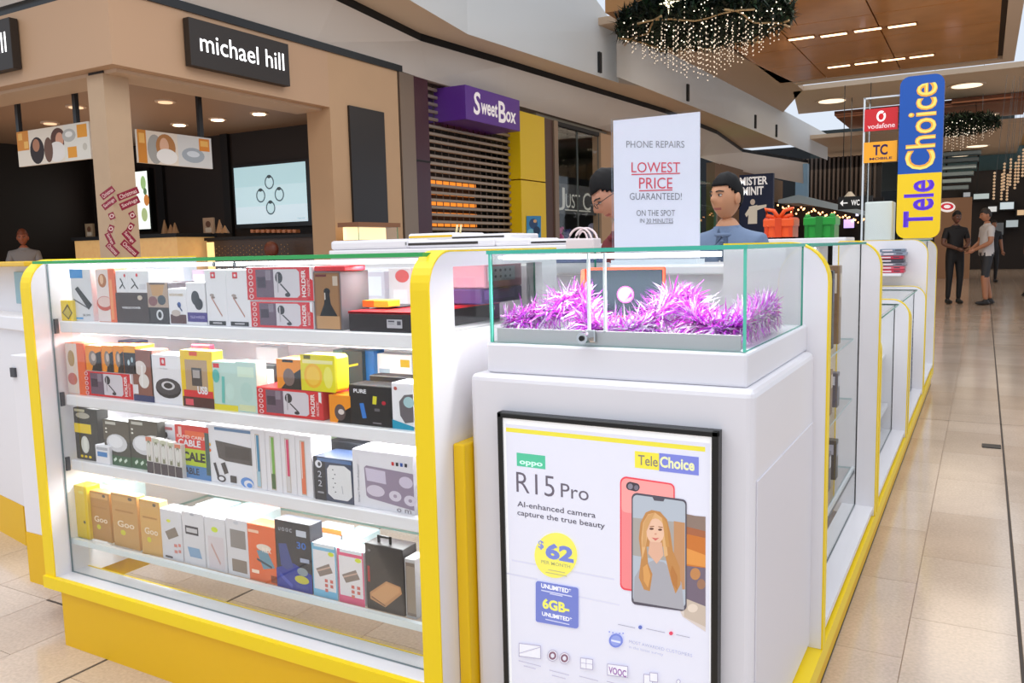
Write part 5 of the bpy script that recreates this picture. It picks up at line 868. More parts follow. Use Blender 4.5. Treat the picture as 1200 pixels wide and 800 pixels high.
pack('blue_phone_box', 'tall black and blue box lettered 30 on the bottom shelf', 3, 323, 612, 364, [('p', [(.0, .72), (.5, .6), (1, .72), (1, 1), (0, 1)], '#2c3c98'), ('p', [(.1, .35), (.32, .33), (.5, .66), (.3, .72), (.14, .66)], '#3c4a8a'), ('r', .62, .1, .9, .19, '#c8ccd8'), ('t', 'U O O C', .12, .1, .5, .15, '#c8ccd8'), ('t', '30', .62, .27, .88, .37, '#2c6ac0', .02), ('r', .7, .5, .95, .56, '#a8b0c8'), ('e', .75, .7, .15, .06, '#8a98a0'), ('e', .72, .82, .2, .06, '#c8c040'), ('r', .55, .9, .9, .96, '#3a4a9a'), ('l', .1, .8, .45, .95, .06, '#4a58b8')], side='#20222c', depth=.05)
for k, (l, tp, r, cc) in enumerate(((366, 638, 394, '#78b8d8'), (396, 645, 426, '#e05a80'))):
    pack('screen_guard_pack', ['white screen protector pack with a light blue border on the bottom shelf', 'white screen protector pack with a pink border on the bottom shelf'][k], 3, l, tp, r, [('r', .0, .0, 1, 1, cc), ('r', .05, .12, .95, .86, '#e6e0e2'), ('r', .1, .0, .95, .06, '#dfe4e8'), ('p', [(.15, .48), (.7, .34), (.85, .5), (.3, .62)], '#8c7c74'), ('l', .2, .52, .75, .4, .03, '#c8a898'), ('e', .8, .16, .12, .04, '#d8e030')] + [('r', .5+.22*(j % 2), .64+.09*(j//2), .62+.22*(j % 2), .7+.09*(j//2), '#d06a60') for j in range(5)], side='#d8d4da', depth=.05)
    a = at((380, 411)[k], (630, 640)[k], 'y', 1.62)
pack('orange_top_pack', 'orange topped clear box behind the light blue bordered pack', 3, 371, 619, 403, [('r', .05, 0, .95, .1, '#e87838'), ('r', .1, .12, .9, .95, '#c8d4dc')], side='#d8dce0', depth=.05, Y=1.70)
t, *_ = pack('leather_case_box', 'black box with a brown phone case pictured near the right end of the bottom shelf', 3, 428, 640, 472, [('p', [(.1, .74), (.55, .52), (.92, .56), (.95, .66), (.5, .92), (.1, .84)], '#c08a5c'), ('p', [(.14, .76), (.55, .55), (.88, .58), (.9, .64), (.48, .87), (.14, .81)], '#d09a6a'), ('l', .14, .8, .5, .9, .02, '#7a5030'), ('r', .06, .34, .12, .58, '#a82828'), ('e', .12, .1, .04, .02, '#6a6a6a')], side='#221c1c', depth=.06)
p0 = at(451, 640, 'y', 1.62); bm = bmesh.new()
for q in ((-.022, -.015, -.004, .028), (.015, .022, -.004, .028), (-.022, .022, .022, .028)): B(bm, p0.x+q[0], p0.x+q[1], 1.618, 1.621, p0.z+q[2], p0.z+q[3])
link('hang_tab', bm, BLACK, t)
pack('grey_case_pack', 'clear pack with a grey and brown case at the right end of the bottom shelf', 3, 474, 655, 486, [('r', .12, .06, 1, .95, '#7c6c60'), ('r', .2, .12, 1, .9, '#988878')], side='#b8b4b4', depth=.05)
# clear boxes on top row behind, bottom shelf
for k, (l, tp, r) in enumerate(((232, 594, 262), (270, 600, 308), (110, 566, 150), (400, 628, 425))):
    pack('clear_case', 'clear plastic case behind the %s on the bottom shelf' % ('white logo pack', 'pack with dark squares', 'amber sleeves', 'pink bordered pack')[k], 3, l, tp, r, [('r', .1, .05, .9, .2, '#d8e8ea')], side='#b8ccd0', depth=.08, Y=1.70, mat=M('#c0d4d6', .2))
# packs in the walkway side cabinet
rnd = random.Random(5)
sc = [('#5a5868', '#d8d8e0'), ('#2c2b33', '#b8b8c8'), ('#a8a6ae', '#4a4a58'), ('#c8402f', '#f0e8e4'), ('#26242e', '#7a7a9a'), ('#8a6a50', '#e0d0c0')]
sn = ('slate', 'charcoal', 'silver grey', 'red', 'near black', 'taupe')
for j, z in enumerate((.867, .627, .347)):
    for i in range(6):
        c0_, c1_ = sc[(i+j) % 6]; y = 2.42+i*.17; h = (.30, .17, .19)[j]*rnd.uniform(.75, 1)
        t = thing('accessory_pack', (-.5, y, z), '%s pack %s on the %s shelf of the walkway side cabinet' % (sn[(i+j) % 6], ('nearest the viewer', 'second along', 'third along', 'fourth along', 'fifth along', 'farthest along')[i], ('upper', 'middle', 'lower')[j]), 'pack', 'packs in the walkway side cabinet')
        box('carton', -.56, -.46, y, y+.05, z+.001, z+h, M(c0_, .35), t, .002, 1); Print(fr((-.46+.0003, y, z+h), (0, 1, 0), (0, 0, 1), .05, h), (1, 0, 0)).r(.15, .1, .85, .4, c1_).out(t)
        Print(fr((-.56, y-.0003, z+h), (1, 0, 0), (0, 0, 1), .1, h), (0, -1, 0)).r(.1, .1, .9, .35, c1_).r(.2, .5, .8, .85, '#b8b8c0').out(t)
# ================================================================== STANDING SIGNS
SX0, SX1, SY = -1.077, -.787, 2.60
t = thing('repair_sign', ((SX0+SX1)/2, SY, 1.19), 'white acrylic sign reading PHONE REPAIRS LOWEST PRICE behind the glass case', 'sign')
zt = at(770, 136, 'y', SY).z
box('acrylic_panel', SX0, SX1, SY, SY+.005, 1.205, zt, M('#dcdae8', .25, emit=.12), t); box('foot', SX0, SX1, SY-.03, SY+.06, 1.19, 1.205, M('#d8e0e8', .2), t); pane('acrylic_cover', SX0-.004, SX1+.004, SY-.006, SY-.004, 1.205, zt+.004, t, M('#c8d4e4', .2))
p = Print(pxm('y', SY-.0005), (0, -1, 0))
p.t('PHONE REPAIRS', 734, 165, 802, 173, '#8a8890', -.004)
p.t('LOWEST', 740, 190, 797, 202, '#dc4a5c', 0).t('PRICE', 749, 208, 788, 221, '#dc4a5c', 0).l(740, 204.5, 797, 203, 1.3, '#dc4a5c').l(749, 223.5, 788, 222.5, 1.3, '#dc4a5c')
p.t('GUARANTEED!', 738, 226, 799, 234, '#7c7a84', -.004).t('ON THE SPOT', 746, 246, 791, 253, '#8a8890', 0).t('IN 30 MINUTES', 750, 256, 789, 261, '#8a8890', 0).l(757, 262, 789, 261.4, .7, '#8a8890')
p.out(t, 'lettering')
# vertical blade sign
BY = 7.25
a, c = at(1052.5, 185, 'y', BY), at(1104, 185, 'y', BY); zt, zb = at(1080, 88, 'y', BY).z, at(1077, 279, 'y', BY).z; zm = at(1078, 203, 'y', BY).z
t = thing('blade_sign', ((a.x+c.x)/2, BY+.05, zb), 'tall rounded blue and yellow vertical sign reading Tele Choice', 'sign')
def rrect(x0, x1, z0, z1, rt, rb, n=6):
    pts = []
    for (cx, cz, r_, a0) in ((x1-rb, z0+rb, rb, -90), (x1-rt, z1-rt, rt, 0), (x0+rt, z1-rt, rt, 90), (x0+rb, z0+rb, rb, 180)):
        if r_ == 0: pts.append((cx, cz)); continue
        for j in range(n+1): q = math.radians(a0+j*90/n); pts.append((cx+r_*math.cos(q), cz+r_*math.sin(q)))
    return pts
bm = bmesh.new(); prism(bm, rrect(a.x, c.x, zm, zt, .07, 0), 'y', BY, BY+.1); link('blue_half', bm, M('#0f4fa8', .3, emit=.12), t)
bm = bmesh.new(); prism(bm, rrect(a.x, c.x, zb, zm, 0, .07), 'y', BY, BY+.1); link('yellow_half', bm, M('#f4cc10', .3, emit=.12), t)
p = Print(fr((a.x, BY-.001, zt), (1, 0, 0), (0, 0, 1), c.x-a.x, zt-zb), (0, -1, 0), emit=.15)
for w, (c1, c2) in enumerate((('#f0a840', '#6a48d8'), ('#f6e070', '#5a30c8'))):
    b_ = .022 if w == 0 else -.008
    p.t('Choice', .17-.01*(1-w), .05, .84+.01*(1-w), .575, c1, b_, True); p.t('Tele', .17-.01*(1-w), .64, .84+.01*(1-w), .93, c2, b_, True)
p.out(t, 'lettering'); box('foot', a.x+.05, c.x-.05, BY+.02, BY+.08, ZT, zb, ALU, t)
# clear brand tower
a, c = at(1011, 200, 'y', BY+.05), at(1049, 200, 'y', BY+.05); zt = at(1030, 112, 'y', BY).z
t = thing('clear_tower', ((a.x+c.x)/2, BY+.2, ZT), 'clear acrylic display tower with brand plates left of the vertical sign', 'display tower')
pane('front_pane', a.x, c.x+.03, BY+.05, BY+.056, ZT, zt, t, M('#e8eef2', .2)); pane('side_pane', a.x, a.x+.006, BY+.06, BY+.4, ZT, zt, t, M('#e8eef2', .2)); box('lit_edge', a.x-.004, a.x+.01, BY+.044, BY+.056, ZT, zt, M('#d4dade', .3, emit=.05), t); box('top_edge', a.x, c.x+.03, BY+.044, BY+.06, zt-.012, zt, M('#d4dade', .3, emit=.05), t)
box('white_insert', at(1013, 260, 'y', BY+.07).x, at(1046, 260, 'y', BY+.07).x, BY+.07, BY+.3, ZT, at(1030, 236, 'y', BY+.07).z, M('#e8ecea', .4), t, .01)
for nm, tt_, bb_, bgc in (('red_plate', 127, 153, '#c81820'), ('orange_plate', 166, 190, '#f2a41c')):
    z1, z0 = at(1030, tt_, 'y', BY+.04).z, at(1030, bb_, 'y', BY+.04).z; x0, x1 = at(1013, 150, 'y', BY+.04).x, at(1052, 150, 'y', BY+.04).x
    o = box(nm, x0, x1, BY+.035, BY+.045, z0, z1, M(bgc, .35, emit=.15), t)
    p = Print(fr((x0, BY+.0345, z1), (1, 0, 0), (0, 0, 1), x1-x0, z1-z0), (0, -1, 0), emit=.2)
    if nm[0] == 'r': p.e(.5, .36, .14, .25, '#ffffff').e(.5, .38, .08, .15, bgc).poly([(.5, .3), (.6, .14), (.62, .22)], bgc).t('vodafone', .1, .68, .92, .9, '#f4d8d8', .01)
    else: p.t('TC', .28, .14, .72, .66, '#30184c', .03).t('MOBILE', .18, .76, .86, .88, '#30184c', .02)
    p.out(t, 'plate_lettering')
# gift boxes
def gift(l, tp, r, b_, Y, col, dk, lb, bow):
    a, c, z1, z0 = rpx(l, tp, r, b_, 'y', Y); w = c.x-a.x; t = thing('gift_box', ((a.x+c.x)/2, Y+w/2, z0), lb, 'gift box', 'plastic gift boxes'); m_ = M(col, .35, noise=.06, nscale=20); cx = (a.x+c.x)/2
    box('body', a.x+.012, c.x-.012, Y+.012, Y+w-.012, z0, z1-.03, m_, t, .006); box('lid', a.x, c.x, Y, Y+w, z1-.045, z1, m_, t, .006)
    box('ribbon_band', cx-.018, cx+.018, Y-.003, Y+w, z0, z1+.003, M(dk, .35), t, .002)
    for q in (-1, 1): box('corner_trim', cx+q*(w/2-.016)-.01, cx+q*(w/2-.016)+.01, Y+.004, Y+w, z0, z1+.006, M(dk, .35), t, .003)
    if bow:
        for q in (-1, 1): tubeo('bow_loop', [(cx, Y+w/2-.06, z1+.0), (cx+q*.03, Y+w/2-.06, z1+.045), (cx+q*.075, Y+w/2-.06, z1+.055), (cx+q*.07, Y+w/2-.05, z1+.02), (cx, Y+w/2-.05, z1+.0)], .012, m_, t, 6)
    else:
        for q in (-1, 1): bm = bmesh.new(); ball(bm, (cx+q*(w/2-.02), Y+.02, z1+.004), .016, 0, 8, 5); link('corner_knob', bm, m_, t, True)
gift(894, 256, 930, 278, 4.8, '#f05a20', '#d84414', 'bright orange plastic gift box with a bow on the kiosk counter', True)
gift(941, 254, 979, 279, 4.8, '#1f9430', '#177824', 'bright green plastic gift box on the kiosk counter', False)
ped = thing('gift_pedestal', (-.92, 4.95, 0), 'white pedestal carrying the orange and green gift boxes', 'pedestal'); box('body', -1.12, -.78, 4.75, 5.06, 0, 1.23, WHITEM, ped); box('top', -1.14, -.64, 4.73, 5.08, 1.23, at(930, 279, 'y', 4.8).z-.002, WHITE, ped, .005)
# handbag
a, c, z1, z0 = rpx(668, 267, 698, 283, 'y', 4.9); cx = (a.x+c.x)/2
t = thing('handbag', (cx, 4.9, z0), 'small white handbag with two round handles beside the man in red', 'handbag'); box('body', a.x-.01, c.x+.01, 4.85, 4.97, z0-.05, z0+.02, M('#e8dcdc', .4), t, .01)
for yy in (4.86, 4.95): tubeo('handle', [(cx+math.cos(q)*(c.x-a.x)*.45, yy, z0+math.sin(q)*(z1-z0)) for q in [i*math.pi/12 for i in range(13)]], .007, M('#f0dcdc', .35), t, 6)
tubeo('handle_inner', [(cx+math.cos(q)*(c.x-a.x)*.18, 4.90, z0+math.sin(q)*(z1-z0)*.75) for q in [i*math.pi/8 for i in range(9)]], .006, M('#f0dcdc', .35), t, 6)
# ================================================================== PEOPLE
SKIN = M('#c08a6a', .5); 
def head(parent_t, c, face, tilt, s, skin, hair, hairstyle='short', glasses=False):
    """a head: centre c, facing direction angle about z (0 = towards -y), tilt forward"""
    n, k = 36, 26; bm = bmesh.new(); g = lambda x, w: math.exp(-(x/w)**2)
    def shp(x, y, z):
        wx, wy, wz = .072, .092, .115
        fx = 1 - (.30*max(0, -z)**1.5) ; yb = 1 - (.35*max(0, -z)**1.3 if y > 0 else .05*max(0, -z))
        X, Y_, Z_ = x*wx*fx, y*wy*yb, z*wz
        if y < 0:
            F = -y
            Y_ -= .026*g(x, .15)*g(z+.12, .16)*F            # nose
            Y_ -= .010*g(x, .11)*g(z-.1, .22)*F
            Y_ -= .006*g(z-.32, .12)*g(x, .5)*F              # brow
            Y_ += .011*(g(x-.36, .17)+g(x+.36, .17))*g(z-.08, .13)*F   # eye sockets
            Y_ -= .007*g(x, .26)*(g(z+.46, .05)+g(z+.56, .06))*F       # lips
            Y_ += .003*g(x, .3)*g(z+.51, .025)*F
            Y_ -= .012*g(x, .3)*g(z+.85, .15)*F                         # chin
        return V((X, Y_, Z_))
    x = bmesh.ops.create_uvsphere(bm, u_segments=n, v_segments=k, radius=1)
    for v in bm.verts: v.co = shp(*v.co)
    for q in (-1, 1): ball(bm, (q*.072, .008, -.008), (.012, .022, .034), 0, 8, 6)
    for q in (-1, 1): ball(bm, (q*.076, .004, -.006), (.008, .013, .024), 0, 8, 6)
    for f in bm.faces:
        cc = f.calc_center_median()
        if abs(cc.x) < .026 and -.070 < cc.z < -.051 and cc.y < -.06: f.material_index = 1
    R_m = Matrix.Translation(c) @ Matrix.Rotation(face, 4, 'Z') @ Matrix.Rotation(tilt, 4, 'X') @ Matrix.Scale(s, 4)
    bm.transform(R_m); h = link('head', bm, [skin, M('#a8605a', .45)], parent_t, True)
    bm = bmesh.new()
    for q in (-1, 1): ball(bm, (q*.029, -.0765, .011), (.0125, .0085, .0055), 0, 10, 8); ball(bm, (q*.029, -.0838, .011), (.0052, .0028, .0052), 1, 8, 6); tube(bm, [(q*.043, -.074, .0135), (q*.03, -.0835, .0185), (q*.016, -.080, .0135)], .0018, 5, 1)
    for q in (-1, 1): tube(bm, [(q*.05, -.070, .030), (q*.032, -.086, .035), (q*.013, -.091, .031)], .0032, 6, 1)
    bm.transform(R_m); link('eyes', bm, [M('#cfc8c2', .3), M('#1a1210', .4)], h, True)
    bm = bmesh.new(); bmesh.ops.create_uvsphere(bm, u_segments=n, v_segments=k, radius=1); kill = []
    for v in bm.verts: x, y, z = v.co; v.co = shp(x, max(y, -.93), z) * (1.07 + .09*max(0, z)**1.5+.012*math.sin(11*x+9*y)+.01*math.sin(23*y+15*z)) + V((0, .004, .004))
    for f in bm.faces:
        cc = f.calc_center_median(); z_, y_ = cc.z/.118, cc.y/.098
        line = .56 if y_ < -.5 else (.56+(y_+.5)*-.95 if y_ < .05 else .04-(y_-.05)*.9)
        if -.25 < y_ < .3 and z_ < .22 and z_ > -.3: line = .22
        if z_ < line: kill.append(f)
    bmesh.ops.delete(bm, geom=kill, context='FACES'); bm.transform(R_m)
    bmesh.ops.solidify(bm, geom=bm.faces[:], thickness=.006*s)
    link('hair', bm, hair, h, True)
    if glasses:
        bm = bmesh.new()
        for q in (-1, 1):
            tube(bm, [(q*.031+.021*math.cos(w), -.102, .009+.015*math.sin(w)) for w in [i*math.pi/6 for i in range(13)]], .0016, 5); tube(bm, [(q*.052, -.101, .014), (q*.08, -.05, .016), (q*.084, .005, .012)], .0018, 5)
        tube(bm, [(-.01, -.104, .012), (.01, -.104, .012)], .0016, 5); bm.transform(R_m); link('glasses', bm, BLACK, h)
    return h
def person(loc, rz, H, lb, shirt, trouser, skin, hair, pose=None, face=0, tilt=0, shorts=False, glasses=False, shoe='#1c1a1a', lean=0, group=None, long_sleeve=False, belly=1.0, label_buttons=False):
    t = thing('person', loc, lb, 'person', group); k = H/1.75
    J = {'pelvis': (0, 0, .95), 'waist': (0, 0, 1.08), 'chest': (0, 0, 1.28), 'upper': (0, .005, 1.40), 'neck': (0, 0, 1.49), 'throat': (0, -.008, 1.56),
         'shL': (.17, 0, 1.415), 'elL': (.225, .02, 1.13), 'wrL': (.22, -.10, .90), 'shR': (-.17, 0, 1.415), 'elR': (-.225, .02, 1.13), 'wrR': (-.22, -.10, .90),
         'hipL': (.09, 0, .88), 'knL': (.10, -.02, .49), 'anL': (.10, .02, .09), 'hipR': (-.09, 0, .88), 'knR': (-.10, -.02, .49), 'anR': (-.10, .02, .09)}
    J.update(pose or {})
    if lean:
        for n_ in ('waist', 'chest', 'upper', 'neck', 'throat', 'shL', 'shR', 'elL', 'elR', 'wrL', 'wrR'):
            if n_ in (pose or {}): continue
            x, y, z = J[n_]; J[n_] = (x, y-math.sin(lean)*(z-.95), .95+math.cos(lean)*(z-.95))
    Rr = {'pelvis': (.145*belly, .11*belly), 'waist': (.14*belly, .105*belly), 'chest': (.155, .11), 'upper': (.13, .09), 'neck': (.062, .06), 'throat': (.055, .056), 'shL': (.068, .068), 'shR': (.068, .068), 'elL': (.048, .048), 'elR': (.048, .048), 'wrL': (.03, .03), 'wrR': (.03, .03),
          'hipL': (.092, .095), 'hipR': (.092, .095), 'knL': (.062, .062), 'knR': (.062, .062), 'anL': (.043, .043), 'anR': (.043, .043)}
    E_ = [('pelvis', 'waist'), ('waist', 'chest'), ('chest', 'upper'), ('upper', 'neck'), ('neck', 'throat'), ('upper', 'shL'), ('shL', 'elL'), ('elL', 'wrL'), ('upper', 'shR'), ('shR', 'elR'), ('elR', 'wrR'), ('pelvis', 'hipL'), ('hipL', 'knL'), ('knL', 'anL'), ('pelvis', 'hipR'), ('hipR', 'knR'), ('knR', 'anR')]
    names = list(J); bm = bmesh.new(); sk = bm.verts.layers.skin.verify(); vv = {}
    for n_ in names:
        v = bm.verts.new(J[n_]); v[sk].radius = Rr[n_]; v[sk].use_root = n_ == 'pelvis'; vv[n_] = v
    for a_, b_ in E_: bm.edges.new((vv[a_], vv[b_]))
    me = bpy.data.meshes.new('b'); bm.to_mesh(me); bm.free(); tmp = bpy.data.objects.new('b', me); C.objects.link(tmp)
    tmp.modifiers.new('s', 'SKIN'); s = tmp.modifiers.new('u', 'SUBSURF'); s.levels = 2
    dg = bpy.context.evaluated_depsgraph_get(); ev = tmp.evaluated_get(dg); m2 = bpy.data.meshes.new_from_object(ev); bpy.data.objects.remove(tmp)
    bm = bmesh.new(); bm.from_mesh(m2)
    segs = [(V(J[a_]), V(J[b_]), a_, b_) for a_, b_ in E_]
    for f in bm.faces:
        c = f.calc_center_median(); best = None
        for p0, p1, a_, b_ in segs:
            d = p1-p0; u = max(0, min(1, (c-p0).dot(d)/d.dot(d))); dist = (c-(p0+d*u)).length/(Rr[a_][0]*(1-u)+Rr[b_][0]*u)
            if best is None or dist < best[0]: best = (dist, a_, b_, u)
        _, a_, b_, u = best; mi = 0
        if b_ in ('throat',) : mi = 2
        elif b_ == 'neck': mi = 2 if u > .75 else 0
        elif b_[:2] == 'wr': mi = 0 if long_sleeve else 2
        elif b_[:2] == 'el': mi = 0 if (long_sleeve or u < .62) else 2
        elif b_[:2] == 'kn': mi = 1 if (not shorts or u < .9) else 2
        elif b_[:2] == 'an': mi = 2 if shorts else 1
        elif b_[:3] == 'hip' : mi = 1
        if c.z < .93 and mi == 0 and b_[:2] not in ('wr', 'el'): mi = 1
        f.material_index = mi; f.smooth = True
    from mathutils.bvhtree import BVHTree
    tr = BVHTree.FromBMesh(bm); front = []
    if label_buttons:
        for i in range(12):
            z = 1.425-i*.035; hit = tr.ray_cast(V((0, -1, z)), V((0, 1, 0)))
            if hit[0]: front.append(hit[0])
    # hands with five fingers
    for sd in 'LR':
        w = V(J['wr'+sd]); e = V(J['el'+sd]); d = (w-e).normalized(); side = V((1, 0, 0)) if abs(d.x) < .8 else V((0, 1, 0)); side = (side-d*side.dot(d)).normalized(); nrm = d.cross(side)
        n0 = len(bm.faces); tube(bm, [w-d*.02, w+d*.03, w+d*.06, w+d*.09], [.027, .036, .038, .03], 8, 2)
        for j, L_ in enumerate((.062, .072, .068, .052)):
            b0 = w+d*.082+side*(.027-.018*j); tube(bm, [b0, b0+d*L_*.5+nrm*.008, b0+d*L_+nrm*.028], [.0095, .0085, .007], 6, 2)
        b0 = w+d*.03+side*.03; tube(bm, [b0, b0+d*.03+side*.022, b0+d*.058+side*.026+nrm*.01], [.012, .010, .008], 6, 2)
    bm.transform(Matrix.Translation(loc) @ Matrix.Rotation(rz, 4, 'Z') @ Matrix.Scale(k, 4))
    link('body', bm, [shirt, trouser, skin], t, True)
    W_ = Matrix.Translation(loc) @ Matrix.Rotation(rz, 4, 'Z') @ Matrix.Scale(k, 4)
    th = V(J['throat']); hc = W_ @ (th+V((0, -.012-math.sin(tilt)*.05, .098))); head(t, hc, rz+face, tilt, k, skin, hair, glasses=glasses)
    # collar and shoes
    nk = V(J['neck']); bm = bmesh.new(); tube(bm, [nk+V((.066*math.cos(q), .064*math.sin(q)-.004, -.012-.02*(1 if math.sin(q) < -.5 else 0))) for q in [i*math.pi/8 for i in range(17)]], .014, 6); bm.transform(W_); link('collar', bm, shirt, t, True)
    if front:
        bm = bmesh.new()
        for q0, q1 in zip(front, front[1:]): 
            f = bm.faces.new([bm.verts.new(v) for v in (q0+V((-.014, -.003, 0)), q0+V((.014, -.003, 0)), q1+V((.014, -.003, 0)), q1+V((-.014, -.003, 0)))])
        bmesh.ops.solidify(bm, geom=bm.faces[:], thickness=.003); bm.transform(W_); link('placket', bm, shirt, t)
        bm = bmesh.new()
        for q0 in front[1::2]: ball(bm, q0+V((0, -.008, 0)), (.005, .002, .005), 0, 8, 4)
        bm.transform(W_); link('shirt_buttons', bm, M('#dfe4ea', .4), t)
        bm = bmesh.new(); c0 = front[0]
        for q in (-1, 1):
            vs_ = [bm.verts.new(v) for v in ((q*.003, c0.y-.004, 1.448), (q*.03, c0.y+.022, 1.497), (q*.07, c0.y+.05, 1.505), (q*.078, c0.y+.03, 1.46), (q*.052, c0.y-.006, 1.385))]
            bm.faces.new(vs_ if q < 0 else vs_[::-1])
        bmesh.ops.solidify(bm, geom=bm.faces[:], thickness=.004); bm.transform(W_); link('collar_flaps', bm, shirt, t)
        bm = bmesh.new()
        for q in (1,):
            hit = tr.ray_cast(V((q*.075, -1, 1.27)), V((0, 1, 0)))
            if hit[0]: B(bm, q*.075-.035, q*.075+.035, hit[0].y-.008, hit[0].y+.01, 1.24, 1.30, 0, .002, 1)
        bm.transform(W_); link('chest_pocket', bm, shirt, t)
    for sd in 'LR':
        a_ = V(J['an'+sd]); bm = bmesh.new(); ball(bm, (a_.x, a_.y-.05, .042), (.046, .135, .042), 0, 14, 8); ball(bm, (a_.x, a_.y+.0, .065), (.043, .06, .055), 0, 12, 8)
        for v in bm.verts: v.co.z = max(v.co.z, .002)
        bm.transform(W_); link('shoe', bm, M(shoe, .5), t, True)
    return t
HAIRK = M('#0c0909', .65, noise=.3, nscale=60, spec=.25)
arms_fwd = {'elL': (.23, -.08, 1.14), 'wrL': (.10, -.32, 1.12), 'elR': (-.23, -.08, 1.14), 'wrR': (-.10, -.32, 1.12)}
p1 = at(702, 240, 'y', 3.25)
person((p1.x+.14, 3.30, 0), -.85, 1.545, 'bespectacled man in a dark red shirt looking down behind the repairs sign', M('#6c0e1a', .7, noise=.1, nscale=20), M('#23232c', .7), M('#c48c70', .5), HAIRK, arms_fwd, face=-.05, tilt=.62, glasses=True, lean=.10)
p2 = at(853, 240, 'y', 4.0)
person((p2.x+.0, 4.0, 0), -.15, 1.55, 'young man in a blue button shirt looking left behind the kiosk', M('#6c7f9c', .7, noise=.08, nscale=30), M('#23232c', .7), M('#c8906c', .5), HAIRK, {'elL': (.25, .0, 1.16), 'wrL': (.2, -.2, 1.08), 'elR': (-.25, 0, 1.16), 'wrR': (-.2, -.2, 1.08)}, face=-.35, tilt=.02, label_buttons=True)
f1 = at(1119, 356, 'z', 0); f2 = at(1149, 357, 'z', 0)
person((f1.x-.03, f1.y, 0), .45, 1.74, 'man all in black with crossed hands standing farther down the walkway', M('#141214', .7), M('#121113', .7), M('#6a4636', .5), M('#0c0a0a', .6), {'elL': (.24, -.02, 1.16), 'wrL': (.08, -.26, 1.10), 'elR': (-.24, -.02, 1.16), 'wrR': (-.06, -.27, 1.06)}, tilt=.12, face=.1, belly=1.1)
person((f2.x+.06, f2.y, 0), -1.2, 1.76, 'man in a white shirt and dark shorts reading something on the walkway', M('#c8c4c2', .7), M('#2e3034', .7), M('#b07a5c', .5), M('#2c2622', .6), {'elL': (.24, -.02, 1.16), 'wrL': (.08, -.25, 1.02), 'elR': (-.24, -.02, 1.16), 'wrR': (-.08, -.25, 1.02), 'knL': (.11, -.06, .49), 'anL': (.10, -.02, .09), 'knR': (-.10, .05, .49), 'anR': (-.10, .14, .10)}, tilt=.25, shorts=True, belly=1.18)
a = at(1196, 330, 'y', 20)
person((a.x+.15, 20.5, 0), 1.4, 1.72, 'person in rust brown clothing cut by the right edge of the photo', M('#8a4a34', .7), M('#3a2c28', .7), M('#a07058', .5), M('#1c1412', .6), arms_fwd)
a = at(1163, 300, 'y', 27)
person((a.x, 27, 0), .4, 1.7, 'distant person in dark clothes beside the man in the white shirt', M('#1c1c22', .7), M('#16161a', .7), M('#a07058', .5), M('#1c1412', .6))
# seated man in the jewellery store
a = at(28, 292, 'y', 6.9)
person((a.x, 6.9, 0), .9, at(28, 271, 'y', 6.9).z, 'balding man in a grey shirt in the jewellery store at far left', M('#9a928c', .7), M('#3a3a40', .7), M('#b86a4a', .5), M('#8a4a30', .6), arms_fwd, tilt=.2)
for o in bpy.data.objects:
    if o.name.startswith('person') and o.get('label', '').startswith('balding'): pass
a = at(318, 292, 'y', 7.35)
t = thing('brown_ornament', a, 'dark reddish brown round ornament in front of the studded counter', 'ornament'); bm = bmesh.new(); ball(bm, a, (.10, .08, .10)); link('ball', bm, M('#6a3420', .5), t, True); bm = bmesh.new(); tube(bm, [a-V((0, 0, .08)), (a.x, a.y, .0)], [.04, .09], 10); link('pedestal', bm, DARKB, t, True)
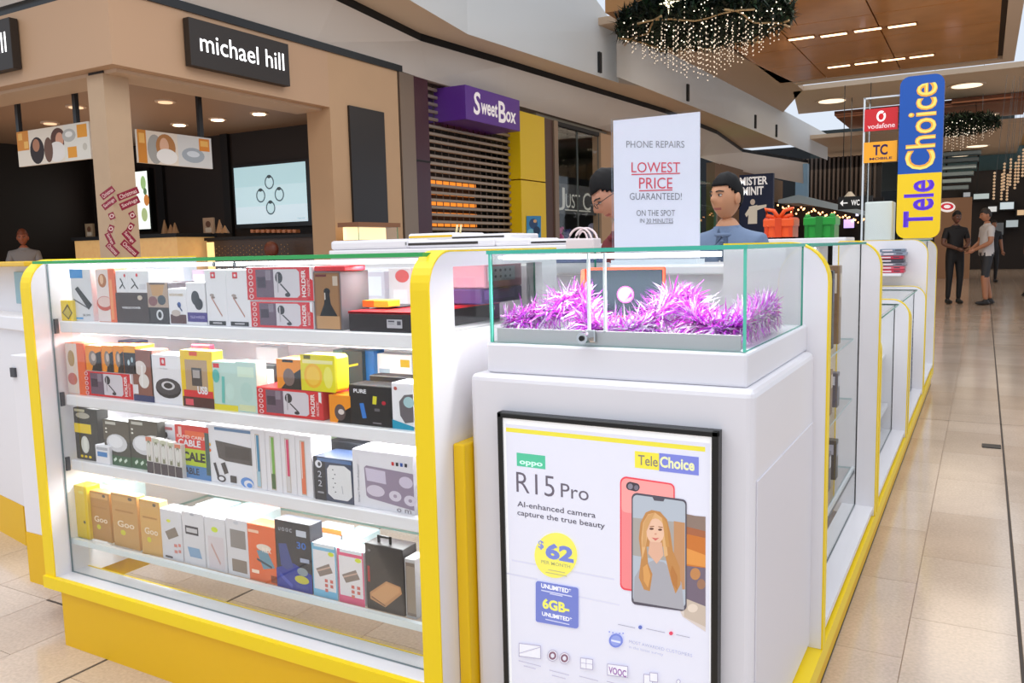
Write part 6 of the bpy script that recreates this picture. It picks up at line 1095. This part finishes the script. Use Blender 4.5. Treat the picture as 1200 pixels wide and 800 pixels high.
# food court: counters, round logo sign, chairs
a, c, z1, z0 = rpx(1096, 232, 1126, 262, 'y', 30)
t = thing('food_stall', ((a.x+c.x)/2, 30, 0), 'tan food stall front with a round red and white logo behind the man in black', 'stall'); box('front', a.x, c.x+.3, 30, 30.2, 0, z1, M('#b88a64', .5), t)
p = Print(pxm('y', 29.98), (0, -1, 0), emit=.7); p.e(1110, 242.5, 9.5, 6, '#f0e8e4').e(1110, 242, 7.5, 4, '#c83040').e(1110, 242, 4, 2, '#f4ecec'); o = p.out(t, 'round_logo')
for k, (px, py, w, h, cc, e_) in enumerate(((1180, 241, 8, 4, '#c8d8e0', .6), (1150, 230, 9, 3, '#b8c8c8', .5), (1186, 262, 7, 4, '#b8c8ce', .4), (1171, 268, 5, 7, '#6a7278', .1), (1133, 228, 4, 2.5, '#a8acb0', .5), (1196, 249, 4, 3, '#d8b890', .6), (1163, 245, 5, 3, '#d0d4d4', .6))):
    a, c, z1, z0 = rpx(px-w, py-h, px+w, py+h, 'y', 38); t = thing('menu_board', ((a.x+c.x)/2, 38, z0), 'lit food court menu board, %s' % ('widest one above the walkway at right', 'over the white shirt man', 'low one at the right edge', 'dim grey tall one beside the white shirt man', 'small one above the round red logo', 'warm coloured one at the right edge', 'small white one right of the white shirt man')[k], 'menu board', 'food court menu boards'); box('panel', a.x, c.x, 37.95, 38, z0, z1, M(cc, emit=e_), t); box('casing', a.x-.05, c.x+.05, 38, 38.3, z0-.05, z1+.05, DARK, t)
# bridge of steel louvres in the far hall
t = thing('louvre_rack', (-2, 38, 3.4), 'dark metal louvre structure hanging in the far hall right of the vertical sign', 'louvres')
for k in range(6):
    a, c, z1, z0 = rpx(1105-(k*0), 178+k*8, 1150-k*3, 182+k*8, 'y', 37); box('louvre', a.x, c.x, 37-.3, 37+.3, z0, z1, M('#7c8c90' if k % 2 else '#9aacae', .4), t)
for px in (1108, 1145): a, c, z1, z0 = rpx(px, 172, px+2, 225, 'y', 37.4); box('hanger', a.x, c.x, 37.4, 37.5, z0, 5.5, DARK, t)
struct(box('wall_dark_header', at(1060, 225, 'y', 39).x, 3.2, 39, 39.3, at(1120, 240, 'y', 39).z, at(1120, 222, 'y', 39).z, M('#0e1012', .7)))
struct(box('wall_food_court', at(1060, 225, 'y', 38.32).x, 3.4, 38.32, 38.5, 0, 3.9, M('#241d1a', .7)))
struct(box('window_display_shelf', FX-.6, FX-.2, 13.15, 14.9, 0, 1.30, M('#6a6258', .6)))
struct(box('trim_8', -.9, 3, 25.8, 26.0, 4.86, 4.98, M('#8a4e28', .4)))
